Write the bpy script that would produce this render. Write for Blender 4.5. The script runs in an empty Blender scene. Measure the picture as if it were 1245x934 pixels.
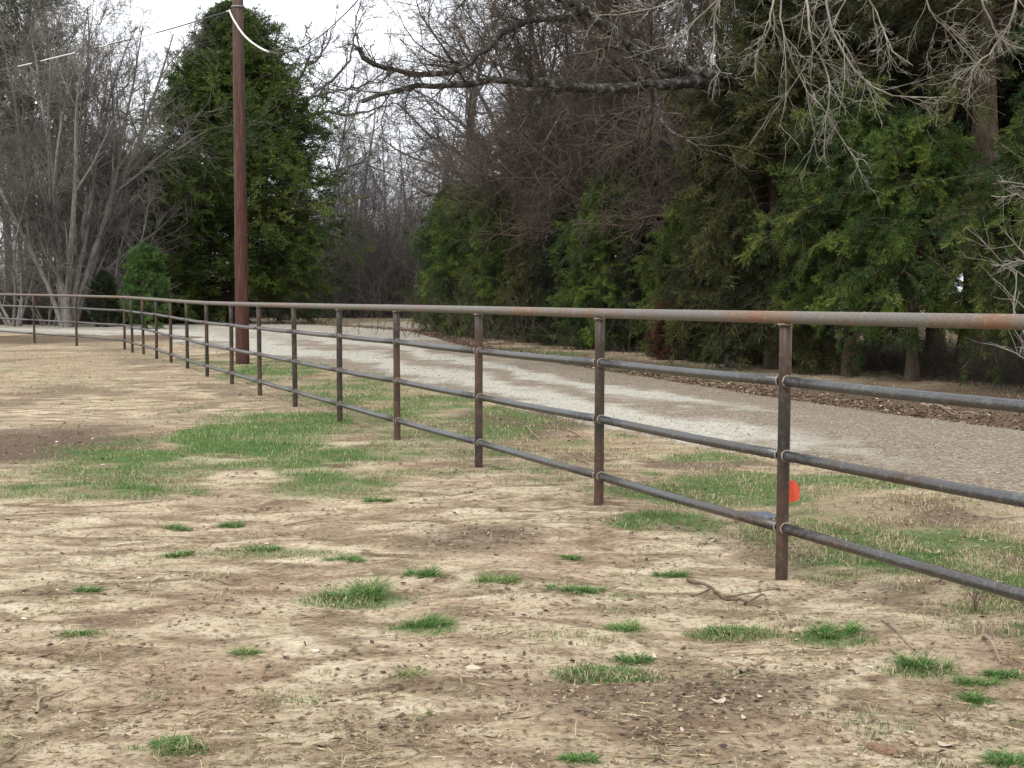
import bpy, math
import numpy as np
from mathutils import Vector

# ------------------------------------------------------------------ camera, sky, sun, exposure
scene = bpy.context.scene
C = scene.collection
CAM_Z = 1.615
FPX = 1660.0                      # focal length in photo pixels (photo 1245 wide)
PITCH = math.atan(111.0 / FPX)

cam_data = bpy.data.cameras.new("camera")
cam = bpy.data.objects.new("camera", cam_data)
C.objects.link(cam)
cam.location = (0, 0, CAM_Z)
cam.rotation_euler = (math.radians(90) - PITCH, 0, 0)
cam_data.sensor_width = 36.0
cam_data.lens = 36.0 * FPX / 1245.0
cam_data.clip_start = 0.1
cam_data.clip_end = 2000.0
scene.camera = cam

SUN_EL, SUN_AZ = math.radians(52), math.radians(205)
world = bpy.data.worlds.new("World")
scene.world = world
world.use_nodes = True
wn, wl = world.node_tree.nodes, world.node_tree.links
wn.clear()
w_out = wn.new("ShaderNodeOutputWorld")
w_bg = wn.new("ShaderNodeBackground")
w_bg.inputs["Strength"].default_value = 0.11
sky = wn.new("ShaderNodeTexSky")
sky.sky_type = 'NISHITA'
sky.sun_disc = False
sky.sun_elevation = SUN_EL
sky.sun_rotation = SUN_AZ
sky.air_density = 1.0
sky.dust_density = 3.0
w_tc = wn.new("ShaderNodeTexCoord")
w_ns = wn.new("ShaderNodeTexNoise")
w_ns.inputs["Scale"].default_value = 2.2
w_ns.inputs["Detail"].default_value = 6
w_rp = wn.new("ShaderNodeValToRGB")
w_rp.color_ramp.elements[0].position = 0.30
w_rp.color_ramp.elements[0].color = (0.80, 0.80, 0.80, 1)
w_rp.color_ramp.elements[1].position = 0.55
w_rp.color_ramp.elements[1].color = (0.97, 0.97, 0.97, 1)
w_mx = wn.new("ShaderNodeMix")
w_mx.data_type = 'RGBA'
w_mx.inputs[7].default_value = (7.9, 8.1, 8.4, 1)      # overcast cloud layer
wl.new(w_tc.outputs["Generated"], w_ns.inputs["Vector"])
wl.new(w_ns.outputs["Fac"], w_rp.inputs["Fac"])
wl.new(w_rp.outputs["Color"], w_mx.inputs[0])
wl.new(sky.outputs["Color"], w_mx.inputs[6])
wl.new(w_mx.outputs[2], w_bg.inputs["Color"])
wl.new(w_bg.outputs["Background"], w_out.inputs["Surface"])

sun_data = bpy.data.lights.new("sun", 'SUN')
sun_data.energy = 1.0
sun_data.angle = math.radians(14)
sun_data.color = (1.0, 0.96, 0.90)
sun = bpy.data.objects.new("sun", sun_data)
C.objects.link(sun)
sd = Vector((math.sin(SUN_AZ) * math.cos(SUN_EL), math.cos(SUN_AZ) * math.cos(SUN_EL), math.sin(SUN_EL)))
sun.rotation_euler = sd.to_track_quat('Z', 'Y').to_euler()

scene.view_settings.view_transform = 'Standard'
scene.view_settings.look = 'None'
scene.view_settings.gamma = 1.0
scene.view_settings.use_curve_mapping = False
scene.view_settings.exposure = 0.95
scene.render.engine = 'CYCLES'
scene.cycles.max_bounces = 5
scene.cycles.diffuse_bounces = 2
scene.cycles.glossy_bounces = 2
scene.cycles.transparent_max_bounces = 4

# ------------------------------------------------------------------ numeric helpers
def hash2(ix, iy, seed):
    h = (ix.astype(np.int64) * 374761393 + iy.astype(np.int64) * 668265263 + seed * 1442695041) & 0x7fffffff
    h = ((h ^ (h >> 13)) * 1274126177) & 0x7fffffff
    h = h ^ (h >> 16)
    return (h & 0xffffff) / float(0xffffff)

def vnoise(x, y, seed=0):
    x = np.asarray(x, float); y = np.asarray(y, float)
    ix = np.floor(x); iy = np.floor(y)
    fx = x - ix; fy = y - iy
    fx = fx * fx * (3 - 2 * fx); fy = fy * fy * (3 - 2 * fy)
    a = hash2(ix, iy, seed); b = hash2(ix + 1, iy, seed)
    c = hash2(ix, iy + 1, seed); d = hash2(ix + 1, iy + 1, seed)
    return (a * (1 - fx) + b * fx) * (1 - fy) + (c * (1 - fx) + d * fx) * fy

def fbm(x, y, scale, octaves=4, seed=0, gain=0.5):
    s = 0; amp = 1; tot = 0
    for o in range(octaves):
        s = s + amp * vnoise(np.asarray(x) / scale + 17.3 * o, np.asarray(y) / scale - 9.1 * o, seed + o * 7)
        tot += amp; amp *= gain; scale *= 0.5
    return s / tot

def sstep(a, b, x):
    t = np.clip((x - a) / (b - a), 0, 1)
    return t * t * (3 - 2 * t)

ct, st = math.cos(PITCH), math.sin(PITCH)
def ray(px, py):
    a = (np.asarray(px, float) - 622.5) / FPX
    b = (467.0 - np.asarray(py, float)) / FPX
    return np.stack([a + 0 * b, ct + b * st, -st + b * ct], -1)

def W(px, py, Y):                 # a point at ground distance Y seen in that direction
    d = ray(px, py)
    return d / d[..., 1:2] * np.asarray(Y, float)[..., None] + np.array([0, 0, CAM_Z])

def gp(px, py):                   # where that direction meets flat ground
    d = ray(px, py)
    return (d * (CAM_Z / -d[..., 2:3]))[..., :2]

# ------------------------------------------------------------------ fence layout
POST_PX = [(950, 703, 386), (728, 612, 381), (582, 568, 377), (483, 535, 374.5), (413, 513, 373),
           (359, 495, 371.5), (316, 481, 370.5), (282, 467, 369.5), (252, 458, 368.5), (228, 448, 367),
           (208, 441, 365.5), (190.5, 436.5, 364), (174.5, 431, 363), (161, 429, 362), (151.6, 425, 361.4),
           (93.3, 421, 359.8), (42, 417.5, 358.8)]
POSTS = []                        # x, y, ground z, top rail z
for i, (px, pb, pt) in enumerate(POST_PX):
    Y = 7.88 + 2.318 * i if i < 11 else gp(px, pb)[1]
    b = W(px, pb, Y); t = W(px, pt, Y)
    POSTS.append([b[0], Y, b[2], t[2]])
d0 = np.array(POSTS[0]) - np.array(POSTS[1])
POSTS.insert(0, [2.505, 5.56, -0.03, 1.487])
POSTS.insert(0, [3.44, 3.24, -0.02, 1.50])
POSTS.append([POSTS[-1][0] - 2.1, POSTS[-1][1] + 2.4, 0.0, 1.56])
POSTS.append([POSTS[-1][0] - 2.1, POSTS[-1][1] + 2.4, 0.0, 1.57])
POSTS = np.array(POSTS)

def ground_h(x, y):
    x = np.asarray(x, float); y = np.asarray(y, float)
    d2 = (x[..., None] - POSTS[:, 0]) ** 2 + (y[..., None] - POSTS[:, 1]) ** 2
    w = np.exp(-d2 / (2 * 0.9 ** 2))
    corr = (w * POSTS[:, 2]).sum(-1) / np.maximum(w.sum(-1), 1.0)
    near = sstep(26, 10, y) * sstep(-14, -9, x)
    fine = (fbm(x, y, 0.9, 3, 3) - 0.5) * 0.05 + (fbm(x, y, 0.22, 3, 5) - 0.5) * 0.030
    fine = fine * (0.35 + 0.9 * fbm(x, y, 1.6, 2, 8))
    # shallow wheel scuffs and a soft ditch edge on the field side of the far lane
    bank = 0.16 * np.exp(-((y - (47 + 0.25 * (x + 14))) / 1.6) ** 2) * sstep(-9, -13, x)
    return corr + fine * near * rd_off(x, y) + bank

# ------------------------------------------------------------------ road outline
LO_PX = [(1245, 614), (1100, 587), (950, 560), (830, 539), (728, 520), (640, 500), (580, 485), (520, 470),
         (470, 458), (413, 446), (360, 439), (310, 432), (250, 424), (200, 415.5), (130, 408), (60, 405.5), (-20, 404.5)]
UP_PX = [(1245, 530), (1100, 508), (950, 487), (840, 469), (728, 451), (650, 438), (580, 427), (535, 413),
         (500, 404), (440, 399), (390, 396), (340, 394.5), (290, 394), (240, 394), (160, 394.5), (80, 395), (-20, 395)]
def resample(P, n):
    P = np.asarray(P, float)
    s = np.r_[0, np.cumsum(np.linalg.norm(np.diff(P, axis=0), axis=1))]
    t = np.linspace(0, s[-1], n)
    return np.stack([np.interp(t, s, P[:, k]) for k in range(P.shape[1])], -1)
def smooth(P, it=3):
    P = P.copy()
    for _ in range(it):
        P[1:-1] = 0.25 * P[:-2] + 0.5 * P[1:-1] + 0.25 * P[2:]
    return P
LO = np.array([gp(*p) for p in LO_PX]); UP = np.array([gp(*p) for p in UP_PX])
LO = np.vstack([[26, 4.0], [LO[0, 0] + 4.0, LO[0, 1] - 1.9], LO, [-46, 62]])
UP = np.vstack([[30, 9.5], [UP[0, 0] + 5.0, UP[0, 1] - 1.9], UP, [-60, 76]])
LO = smooth(resample(LO, 400), 12); UP = smooth(resample(UP, 400), 12)
def rd_off(x, y):                 # 0 on the road, 1 a step away from it
    x = np.asarray(x, float); y = np.asarray(y, float)
    out = np.ones(np.broadcast(x, y).shape)
    lo_y = np.interp(x, LO[::-1, 0], LO[::-1, 1]) if LO[0, 0] > LO[-1, 0] else np.interp(x, LO[:, 0], LO[:, 1])
    return sstep(0.0, 1.2, lo_y - y) * np.ones_like(out)

# ------------------------------------------------------------------ object helpers
def tag(o, label=None, cat=None, group=None, kind=None):
    if label: o["label"] = label
    if cat: o["category"] = cat
    if group: o["group"] = group
    if kind: o["kind"] = kind
    return o

def empty(name, loc=(0, 0, 0), label=None, cat=None, group=None):
    o = bpy.data.objects.new(name, None)
    o.empty_display_size = 0.2
    o.location = loc
    C.objects.link(o)
    return tag(o, label, cat, group)

def raw_mesh(name, verts, faces, attrs=None, smooth_shade=False, mat=None):
    """verts (N,3); faces (M,k) constant k. attrs: dict name -> per-face float array"""
    me = bpy.data.meshes.new(name)
    verts = np.ascontiguousarray(verts, dtype=np.float32).reshape(-1, 3)
    faces = np.ascontiguousarray(faces, dtype=np.int32)
    n, k = faces.shape
    me.vertices.add(len(verts)); me.vertices.foreach_set("co", verts.ravel())
    me.loops.add(n * k); me.loops.foreach_set("vertex_index", faces.ravel())
    me.polygons.add(n)
    me.polygons.foreach_set("loop_start", np.arange(0, n * k, k, dtype=np.int32))
    me.polygons.foreach_set("loop_total", np.full(n, k, dtype=np.int32))
    if smooth_shade:
        me.polygons.foreach_set("use_smooth", np.ones(n, dtype=bool))
    if attrs:
        for an, av in attrs.items():
            at = me.attributes.new(an, 'FLOAT', 'FACE')
            at.data.foreach_set("value", np.ascontiguousarray(av, dtype=np.float32))
    me.update(calc_edges=True)
    if mat: me.materials.append(mat)
    return me

def link(name, me, parent=None, loc=None, mat=None):
    o = bpy.data.objects.new(name, me)
    if loc is not None: o.location = loc
    C.objects.link(o)
    if parent: o.parent = parent
    if mat is not None:
        if len(me.materials) == 0: me.materials.append(mat)
        o.material_slots[0].link = 'OBJECT'
        o.material_slots[0].material = mat
    return o

def tubes(P, R, sides=3, jit=0.0, rng=None):
    """P (N,K,3), R (N,K) -> verts, quads"""
    N, K, _ = P.shape
    T = np.empty_like(P)
    T[:, 1:-1] = P[:, 2:] - P[:, :-2]; T[:, 0] = P[:, 1] - P[:, 0]; T[:, -1] = P[:, -1] - P[:, -2]
    T /= np.linalg.norm(T, axis=2, keepdims=True) + 1e-9
    ref = np.where(np.abs(T[:, :1, 2:3]) > 0.8, np.array([1.0, 0, 0]), np.array([0, 0, 1.0]))
    ref = np.broadcast_to(ref, P.shape)
    U = np.cross(T, ref); U /= np.linalg.norm(U, axis=2, keepdims=True) + 1e-9
    V = np.cross(T, U)
    a = np.arange(sides) * 2 * np.pi / sides
    rr = R[..., None]
    if jit and rng is not None:
        rr = rr * (1 + jit * (rng.random((N, K, sides)) - 0.5))
    ring = (P[:, :, None, :] + (rr * np.cos(a))[..., None] * U[:, :, None, :] + (rr * np.sin(a))[..., None] * V[:, :, None, :])
    verts = ring.reshape(-1, 3)
    base = (np.arange(N)[:, None, None] * K + np.arange(K - 1)[None, :, None]) * sides
    j = np.arange(sides)[None, None, :]
    j2 = (j + 1) % sides
    f = np.stack([base + j, base + j2, base + sides + j2, base + sides + j], -1).reshape(-1, 4)
    return verts, f

def merge(parts):
    vs, fs, o = [], [], 0
    for v, f in parts:
        vs.append(v); fs.append(f + o); o += len(v)
    return np.concatenate(vs), np.concatenate(fs)

def grow(rng, P, R, n, t0, t1, ang, angsd, L, rr, K, wig, up, tip=0.25, fall=0.3, Lsd=0.3, labs=None, rmin=0.003, rmax=9):
    N, K0, _ = P.shape
    idx = np.repeat(np.arange(N), n)
    M = len(idx)
    t = t0 + (t1 - t0) * rng.random(M)
    f = t * (K0 - 1); i = np.minimum(f.astype(int), K0 - 2); a = (f - i)[:, None]
    S = P[idx, i] * (1 - a) + P[idx, i + 1] * a
    T = P[idx, i + 1] - P[idx, i]; T /= np.linalg.norm(T, axis=1, keepdims=True) + 1e-9
    r = R[idx, i] * (1 - a[:, 0]) + R[idx, i + 1] * a[:, 0]
    rnd = rng.normal(size=(M, 3)); U = np.cross(T, rnd); U /= np.linalg.norm(U, axis=1, keepdims=True) + 1e-9
    an = ang + angsd * rng.normal(size=M)
    D = np.cos(an)[:, None] * T + np.sin(an)[:, None] * U
    plen = np.linalg.norm(np.diff(P, axis=1), axis=2).sum(1)[idx] if labs is None else labs
    ln = plen * L * (1 - fall * t) * np.exp(Lsd * rng.normal(size=M))
    out = np.empty((M, K, 3)); out[:, 0] = S; p = S.copy()
    for k in range(1, K):
        D = D + wig * rng.normal(size=(M, 3)) + np.array([0, 0, up])
        D /= np.linalg.norm(D, axis=1, keepdims=True)
        p = p + D * (ln / (K - 1))[:, None]
        out[:, k] = p
    r0 = np.clip(r * rr, rmin, rmax)
    RR = r0[:, None] * np.linspace(1, tip, K)[None, :]
    return out, RR

# ------------------------------------------------------------------ material helpers
def new_mat(name):
    m = bpy.data.materials.new(name); m.use_nodes = True
    nt = m.node_tree; nt.nodes.clear()
    out = nt.nodes.new("ShaderNodeOutputMaterial")
    b = nt.nodes.new("ShaderNodeBsdfPrincipled")
    nt.links.new(b.outputs[0], out.inputs[0])
    return m, nt, b
def noise(nt, scale, detail=4, rough=0.55, vec=None, dist=0.0):
    n = nt.nodes.new("ShaderNodeTexNoise")
    n.inputs["Scale"].default_value = scale; n.inputs["Detail"].default_value = detail
    n.inputs["Roughness"].default_value = rough; n.inputs["Distortion"].default_value = dist
    if vec is not None: nt.links.new(vec, n.inputs["Vector"])
    return n.outputs["Fac"]
def ramp(nt, fac, stops):
    r = nt.nodes.new("ShaderNodeValToRGB")
    el = r.color_ramp.elements
    while len(el) < len(stops): el.new(0.5)
    for e, (p, c) in zip(el, stops):
        e.position = p; e.color = (c[0], c[1], c[2], 1) if len(c) == 3 else c
    nt.links.new(fac, r.inputs["Fac"])
    return r.outputs["Color"]
def mixc(nt, fac, a, b, mode='MIX'):
    m = nt.nodes.new("ShaderNodeMix"); m.data_type = 'RGBA'; m.blend_type = mode
    if isinstance(fac, float): m.inputs[0].default_value = fac
    else: nt.links.new(fac, m.inputs[0])
    for s, v in ((6, a), (7, b)):
        if isinstance(v, tuple): m.inputs[s].default_value = (v[0], v[1], v[2], 1)
        else: nt.links.new(v, m.inputs[s])
    return m.outputs[2]
def math_n(nt, op, a, b=0.0, clamp=False):
    m = nt.nodes.new("ShaderNodeMath"); m.operation = op; m.use_clamp = clamp
    for k, v in ((0, a), (1, b)):
        if isinstance(v, (int, float)): m.inputs[k].default_value = v
        else: nt.links.new(v, m.inputs[k])
    return m.outputs[0]
def bump(nt, b, height, strength, dist):
    n = nt.nodes.new("ShaderNodeBump")
    n.inputs["Strength"].default_value = strength; n.inputs["Distance"].default_value = dist
    nt.links.new(height, n.inputs["Height"]); nt.links.new(n.outputs["Normal"], b.inputs["Normal"])
def coords(nt, kind="Object", scale=None):
    tc = nt.nodes.new("ShaderNodeTexCoord").outputs[kind]
    if scale:
        mp = nt.nodes.new("ShaderNodeMapping"); mp.inputs["Scale"].default_value = scale
        nt.links.new(tc, mp.inputs["Vector"]); return mp.outputs["Vector"]
    return tc
def attr(nt, name, out="Fac"):
    a = nt.nodes.new("ShaderNodeAttribute"); a.attribute_name = name
    return a.outputs[out]

def tint_mat(name, stops, rough=0.75, spec=0.25, trans=0.0):
    m, nt, b = new_mat(name)
    col = ramp(nt, attr(nt, "tint"), stops)
    nt.links.new(col, b.inputs["Base Color"])
    b.inputs["Roughness"].default_value = rough
    b.inputs["Specular IOR Level"].default_value = spec
    if trans:
        out = [n for n in nt.nodes if n.type == 'OUTPUT_MATERIAL'][0]
        tr = nt.nodes.new("ShaderNodeBsdfTranslucent"); nt.links.new(col, tr.inputs["Color"])
        mx = nt.nodes.new("ShaderNodeMixShader"); mx.inputs[0].default_value = trans
        nt.links.new(b.outputs[0], mx.inputs[1]); nt.links.new(tr.outputs[0], mx.inputs[2])
        nt.links.new(mx.outputs[0], out.inputs[0])
    return m
def bark_mat(name, c1, c2, c3=None, sc=14.0):
    m, nt, b = new_mat(name)
    v = coords(nt, "Object", (1, 1, 0.25) if c3 is None else (1, 1, 1.2))
    n1 = noise(nt, sc, 6, 0.65, v)
    col = ramp(nt, n1, [(0.32, c1), (0.62, c2)] if c3 is None else [(0.30, c1), (0.52, c2), (0.66, c3)])
    nt.links.new(col, b.inputs["Base Color"])
    b.inputs["Roughness"].default_value = 0.9; b.inputs["Specular IOR Level"].default_value = 0.15
    bump(nt, b, n1, 0.7, 0.03)
    return m

M = {}
M['cedar'] = tint_mat("cedar_foliage", [(0.0, (0.006, 0.014, 0.006)), (0.4, (0.024, 0.050, 0.013)), (0.75, (0.070, 0.105, 0.020)), (1.0, (0.13, 0.165, 0.036))], trans=0.12)
M['cedar_bright'] = tint_mat("bright_cedar_foliage", [(0.0, (0.007, 0.016, 0.006)), (0.4, (0.036, 0.070, 0.014)), (0.75, (0.105, 0.16, 0.026)), (1.0, (0.20, 0.25, 0.05))], trans=0.12)
M['cedar_olive'] = tint_mat("olive_cedar_foliage", [(0.0, (0.012, 0.013, 0.006)), (0.4, (0.034, 0.038, 0.014)), (0.75, (0.070, 0.076, 0.024)), (1.0, (0.12, 0.12, 0.04))], trans=0.1)
M['cedar_yellow'] = tint_mat("yellow_cedar_foliage", [(0.0, (0.022, 0.034, 0.010)), (0.45, (0.065, 0.095, 0.022)), (0.8, (0.13, 0.17, 0.035)), (1.0, (0.19, 0.21, 0.06))], trans=0.15)
M['cedar_cone'] = tint_mat("conical_evergreen_foliage", [(0.0, (0.010, 0.022, 0.008)), (0.4, (0.034, 0.064, 0.014)), (0.75, (0.085, 0.125, 0.022)), (1.0, (0.15, 0.18, 0.038))], trans=0.12)
M['cedar_light'] = tint_mat("light_cedar_foliage", [(0.0, (0.010, 0.017, 0.007)), (0.45, (0.048, 0.070, 0.017)), (0.8, (0.115, 0.150, 0.032)), (1.0, (0.19, 0.22, 0.055))], trans=0.12)
M['cedar_mid'] = tint_mat("mid_cedar_foliage", [(0.0, (0.008, 0.016, 0.006)), (0.4, (0.032, 0.060, 0.014)), (0.75, (0.095, 0.135, 0.024)), (1.0, (0.19, 0.22, 0.045))], trans=0.12)
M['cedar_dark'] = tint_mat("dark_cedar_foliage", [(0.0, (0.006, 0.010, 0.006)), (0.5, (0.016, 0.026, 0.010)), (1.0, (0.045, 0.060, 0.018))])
M['cedar_brown'] = tint_mat("brown_cedar_foliage", [(0.0, (0.030, 0.018, 0.011)), (0.5, (0.075, 0.038, 0.022)), (1.0, (0.15, 0.07, 0.035))])
M['arbor'] = tint_mat("young_cedar_foliage", [(0.0, (0.018, 0.042, 0.012)), (0.5, (0.052, 0.105, 0.024)), (1.0, (0.12, 0.20, 0.045))], trans=0.12)
M['pine'] = tint_mat("pine_needles", [(0.0, (0.03, 0.042, 0.026)), (0.5, (0.075, 0.085, 0.05)), (1.0, (0.14, 0.13, 0.08))])
M['bark_cedar'] = bark_mat("cedar_bark", (0.045, 0.032, 0.024), (0.12, 0.09, 0.07))
M['bark_grey'] = bark_mat("grey_bark", (0.11, 0.10, 0.09), (0.26, 0.24, 0.215))
M['bark_brown'] = bark_mat("brown_bark", (0.060, 0.048, 0.040), (0.13, 0.105, 0.085))
M['bark_far'] = bark_mat("far_bark", (0.085, 0.078, 0.075), (0.165, 0.15, 0.145))
M['bark_lichen'] = bark_mat("lichened_bark", (0.016, 0.014, 0.012), (0.050, 0.044, 0.038), (0.20, 0.205, 0.18), 7.0)
M['bark_pale'] = bark_mat("pale_twig_bark", (0.16, 0.145, 0.12), (0.34, 0.315, 0.265))
M['twig_brown'] = tint_mat("brown_twigs", [(0.0, (0.024, 0.018, 0.013)), (0.5, (0.070, 0.054, 0.041)), (1.0, (0.16, 0.128, 0.098))])
M['twig_grey'] = tint_mat("grey_twigs", [(0.0, (0.055, 0.049, 0.043)), (0.5, (0.12, 0.108, 0.096)), (1.0, (0.24, 0.22, 0.195))])
M['twig_far'] = tint_mat("hazy_far_twigs", [(0.0, (0.060, 0.055, 0.058)), (0.5, (0.11, 0.102, 0.106)), (1.0, (0.19, 0.175, 0.18))])  # bluish grey puts the distance haze into the twig colour
M['grass'] = tint_mat("grass_blades", [(0.0, (0.035, 0.070, 0.020)), (0.4, (0.075, 0.17, 0.036)), (0.75, (0.14, 0.265, 0.06)), (0.93, (0.26, 0.27, 0.12)), (1.0, (0.42, 0.36, 0.20))], 0.6, 0.3, trans=0.2)
M['straw'] = tint_mat("dry_grass_blades", [(0.0, (0.12, 0.085, 0.05)), (0.5, (0.32, 0.25, 0.15)), (1.0, (0.55, 0.46, 0.30))], 0.8)
M['litter'] = tint_mat("fallen_leaves", [(0.0, (0.045, 0.028, 0.02)), (0.5, (0.13, 0.08, 0.05)), (0.85, (0.26, 0.18, 0.12)), (1.0, (0.6, 0.52, 0.42))], 0.75)
M['clod'] = tint_mat("soil_clods", [(0.0, (0.10, 0.07, 0.045)), (0.5, (0.27, 0.20, 0.13)), (1.0, (0.46, 0.37, 0.26))], 0.95)
M['stone'] = tint_mat("gravel_stones", [(0.0, (0.14, 0.125, 0.10)), (0.5, (0.28, 0.26, 0.22)), (1.0, (0.50, 0.48, 0.43))], 0.9)

# ------------------------------------------------------------------ ground
GREEN = [  # px, py, rx, ry, strength : grassy areas read from the photo, laid out on the ground
    (325, 524, 105, 26, 1.35), (300, 508, 60, 12, .9), (392, 566, 62, 24, .75), (215, 552, 170, 34, .62), (120, 596, 135, 13, 1.0), (400, 590, 90, 16, .4), (560, 560, 120, 16, .4),
    (30, 600, 60, 8, 1.0), (165, 590, 60, 10, .8), (470, 552, 60, 16, .6), (820, 637, 78, 13, 1.0), (640, 560, 60, 12, .45), (530, 500, 90, 26, .35),
    (355, 447, 60, 11, .8), (310, 452, 30, 8, .7), (440, 468, 60, 16, .55), (560, 545, 70, 14, .45), (870, 585, 90, 18, .55),
    (1000, 635, 60, 14, .7), (1140, 680, 110, 18, .7), (1215, 705, 60, 22, .9), (700, 545, 60, 12, .45), (640, 590, 40, 8, .4), (870, 600, 60, 12, .5),
    (1110, 722, 60, 18, .5), (1210, 735, 70, 14, .7), (700, 590, 40, 8, .5), (760, 575, 60, 9, .35), (680, 415, 120, 10, .0),
    (660, 440, 90, 8, .6), (760, 455, 70, 8, .5), (600, 408, 50, 8, .5), (900, 640, 60, 12, .35), (440, 731, 75, 9, .42), (513, 767, 55, 7, .38), (700, 719, 75, 8, .42), (740, 823, 60, 11, .45), (1018, 773, 60, 9, .42), (1128, 812, 60, 9, .42), (1205, 820, 60, 9, .45), (895, 766, 55, 8, .38), (600, 710, 50, 6, .36), (210, 912, 60, 7, .38), (770, 700, 40, 6, .35), (500, 603, 60, 6, .4), (100, 775, 40, 6, .32), (320, 672, 90, 6, .3), (1185, 846, 40, 6, .4), (1232, 920, 45, 8, .42), (1225, 640, 40, 10, .5)]
TAN = [(430, 480, 110, 24, .8), (1080, 630, 150, 34, 1.0), (1200, 650, 90, 36, .9), (470, 382, 140, 7, 1.0), (60, 432, 170, 9, .55), (840, 560, 90, 22, .4), (530, 480, 60, 12, .5)]
BROWN = [(50, 538, 150, 24, 1.0), (640, 510, 85, 22, .9), (850, 590, 100, 26, .6), (90, 412, 150, 7, 1.0), (560, 655, 90, 16, .42), (1100, 505, 240, 22, 0.0),
         (880, 880, 150, 62, .60), (640, 720, 60, 12, .4), (240, 412, 60, 6, .6), (700, 850, 90, 30, .45), (940, 830, 70, 16, .5), (560, 600, 60, 10, .4)]
def field(lst, x, y):
    v = np.zeros(np.broadcast(x, y).shape)
    for px, py, rx, ry, s in lst:
        if s <= 0: continue
        c = gp(px, py); ex = gp(px + rx, py)[0] - c[0]
        ey = 0.5 * (gp(px, py - ry)[1] - gp(px, py + ry)[1])
        d = ((x - c[0]) / ex) ** 2 + ((y - c[1]) / ey) ** 2
        v = np.maximum(v, s * sstep(1.7, 0.25, d))
    return v
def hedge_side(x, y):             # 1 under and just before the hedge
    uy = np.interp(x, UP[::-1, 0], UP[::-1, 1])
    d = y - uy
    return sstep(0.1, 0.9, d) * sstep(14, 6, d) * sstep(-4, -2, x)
def cover(x, y):
    wob = (fbm(x, y, 1.2, 4, 21) - 0.5) * 1.3
    g = np.clip((field(GREEN, x, y) + wob * (field(GREEN, x, y) > 0.02)) * (.50 + .75 * sstep(.36, .58, fbm(x, y, .75, 4, 33))), 0, 1)
    t = np.clip(field(TAN, x, y) + wob * (field(TAN, x, y) > 0.02), 0, 1)
    lo_y = np.interp(x, LO[::-1, 0], LO[::-1, 1])
    fx = np.interp(y, POSTS[:17, 1], POSTS[:17, 0])
    verge = sstep(-.1, .5, x - fx) * sstep(.0, .3, lo_y - y) * sstep(40, 34, y)
    nv, nw = fbm(x, y, .9, 4, 23), fbm(x, y, .5, 4, 24)
    g = np.maximum(g, verge * (.12 + .75 * sstep(.44, .66, nv)))
    t = np.maximum(t, verge * (.35 + .4 * sstep(.5, .7, nw)))
    vb = verge * .75 * sstep(.50, .68, fbm(x, y, .8, 4, 25))
    weeds = (.16 + .34 * sstep(10, 15, y)) * sstep(.56, .70, fbm(x, y, .30, 4, 26)) * sstep(.42, .62, fbm(x, y, 2.2, 2, 27))
    g = np.maximum(g, weeds); t = np.maximum(t, .55 * sstep(12, 24, y) * sstep(.40, .62, fbm(x, y, 1.5, 3, 28)))
    vb = np.maximum(vb, .62 * sstep(.50, .64, fbm(x, y, 1.1, 4, 29)) * sstep(13, 20, y) * (1 - verge))
    far_field = sstep(10, 16, y - np.interp(x, UP[::-1, 0], UP[::-1, 1]))
    t = np.maximum(t, far_field * 0.9)
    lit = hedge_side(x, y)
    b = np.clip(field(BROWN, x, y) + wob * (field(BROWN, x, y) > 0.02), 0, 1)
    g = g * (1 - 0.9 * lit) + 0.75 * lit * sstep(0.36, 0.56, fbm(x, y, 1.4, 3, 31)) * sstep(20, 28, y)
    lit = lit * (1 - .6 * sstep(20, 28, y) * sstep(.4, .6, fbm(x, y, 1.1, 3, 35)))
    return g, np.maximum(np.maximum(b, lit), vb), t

def axis(lo, hi, step, far, g=1.09):
    a = list(np.arange(lo, hi, step)); s = step; v = a[-1]
    while v < far: s = min(s * g, 40); v += s; a.append(v)
    s = step; v = a[0]; pre = []
    return a
xr = axis(0, 4.2, 0.03, 900, 1.045); xs = np.array([-v for v in xr[:0:-1]] + xr)
xl = axis(0, 5.0, 0.03, 900, 1.045); xs = np.unique(np.round(np.array([-v for v in xl] + xr), 4))
yf = axis(3.4, 11.0, 0.03, 1500, 1.035); yb = axis(0, 0.3, 0.3, 900, 1.3)
ys = np.unique(np.round(np.array([3.4 - v for v in yb] + yf), 4))
GX, GY = np.meshgrid(xs, ys)
GZ = ground_h(GX, GY) if False else None
_parts = [ground_h(GX[k:k + 60], GY[k:k + 60]) for k in range(0, GX.shape[0], 60)]
GZ = np.concatenate(_parts)
nx, ny = len(xs), len(ys)
vi = np.arange(nx * ny).reshape(ny, nx)
gf = np.stack([vi[:-1, :-1], vi[:-1, 1:], vi[1:, 1:], vi[1:, :-1]], -1).reshape(-1, 4)
gme = raw_mesh("ground", np.stack([GX, GY, GZ], -1).reshape(-1, 3), gf, smooth_shade=True)
cg, cb, cn = cover(GX, GY)
ca = gme.attributes.new("cover", 'FLOAT_COLOR', 'POINT')
ca.data.foreach_set("color", np.stack([cg, cb, cn, np.ones_like(cg)], -1).astype(np.float32).ravel())

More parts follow.
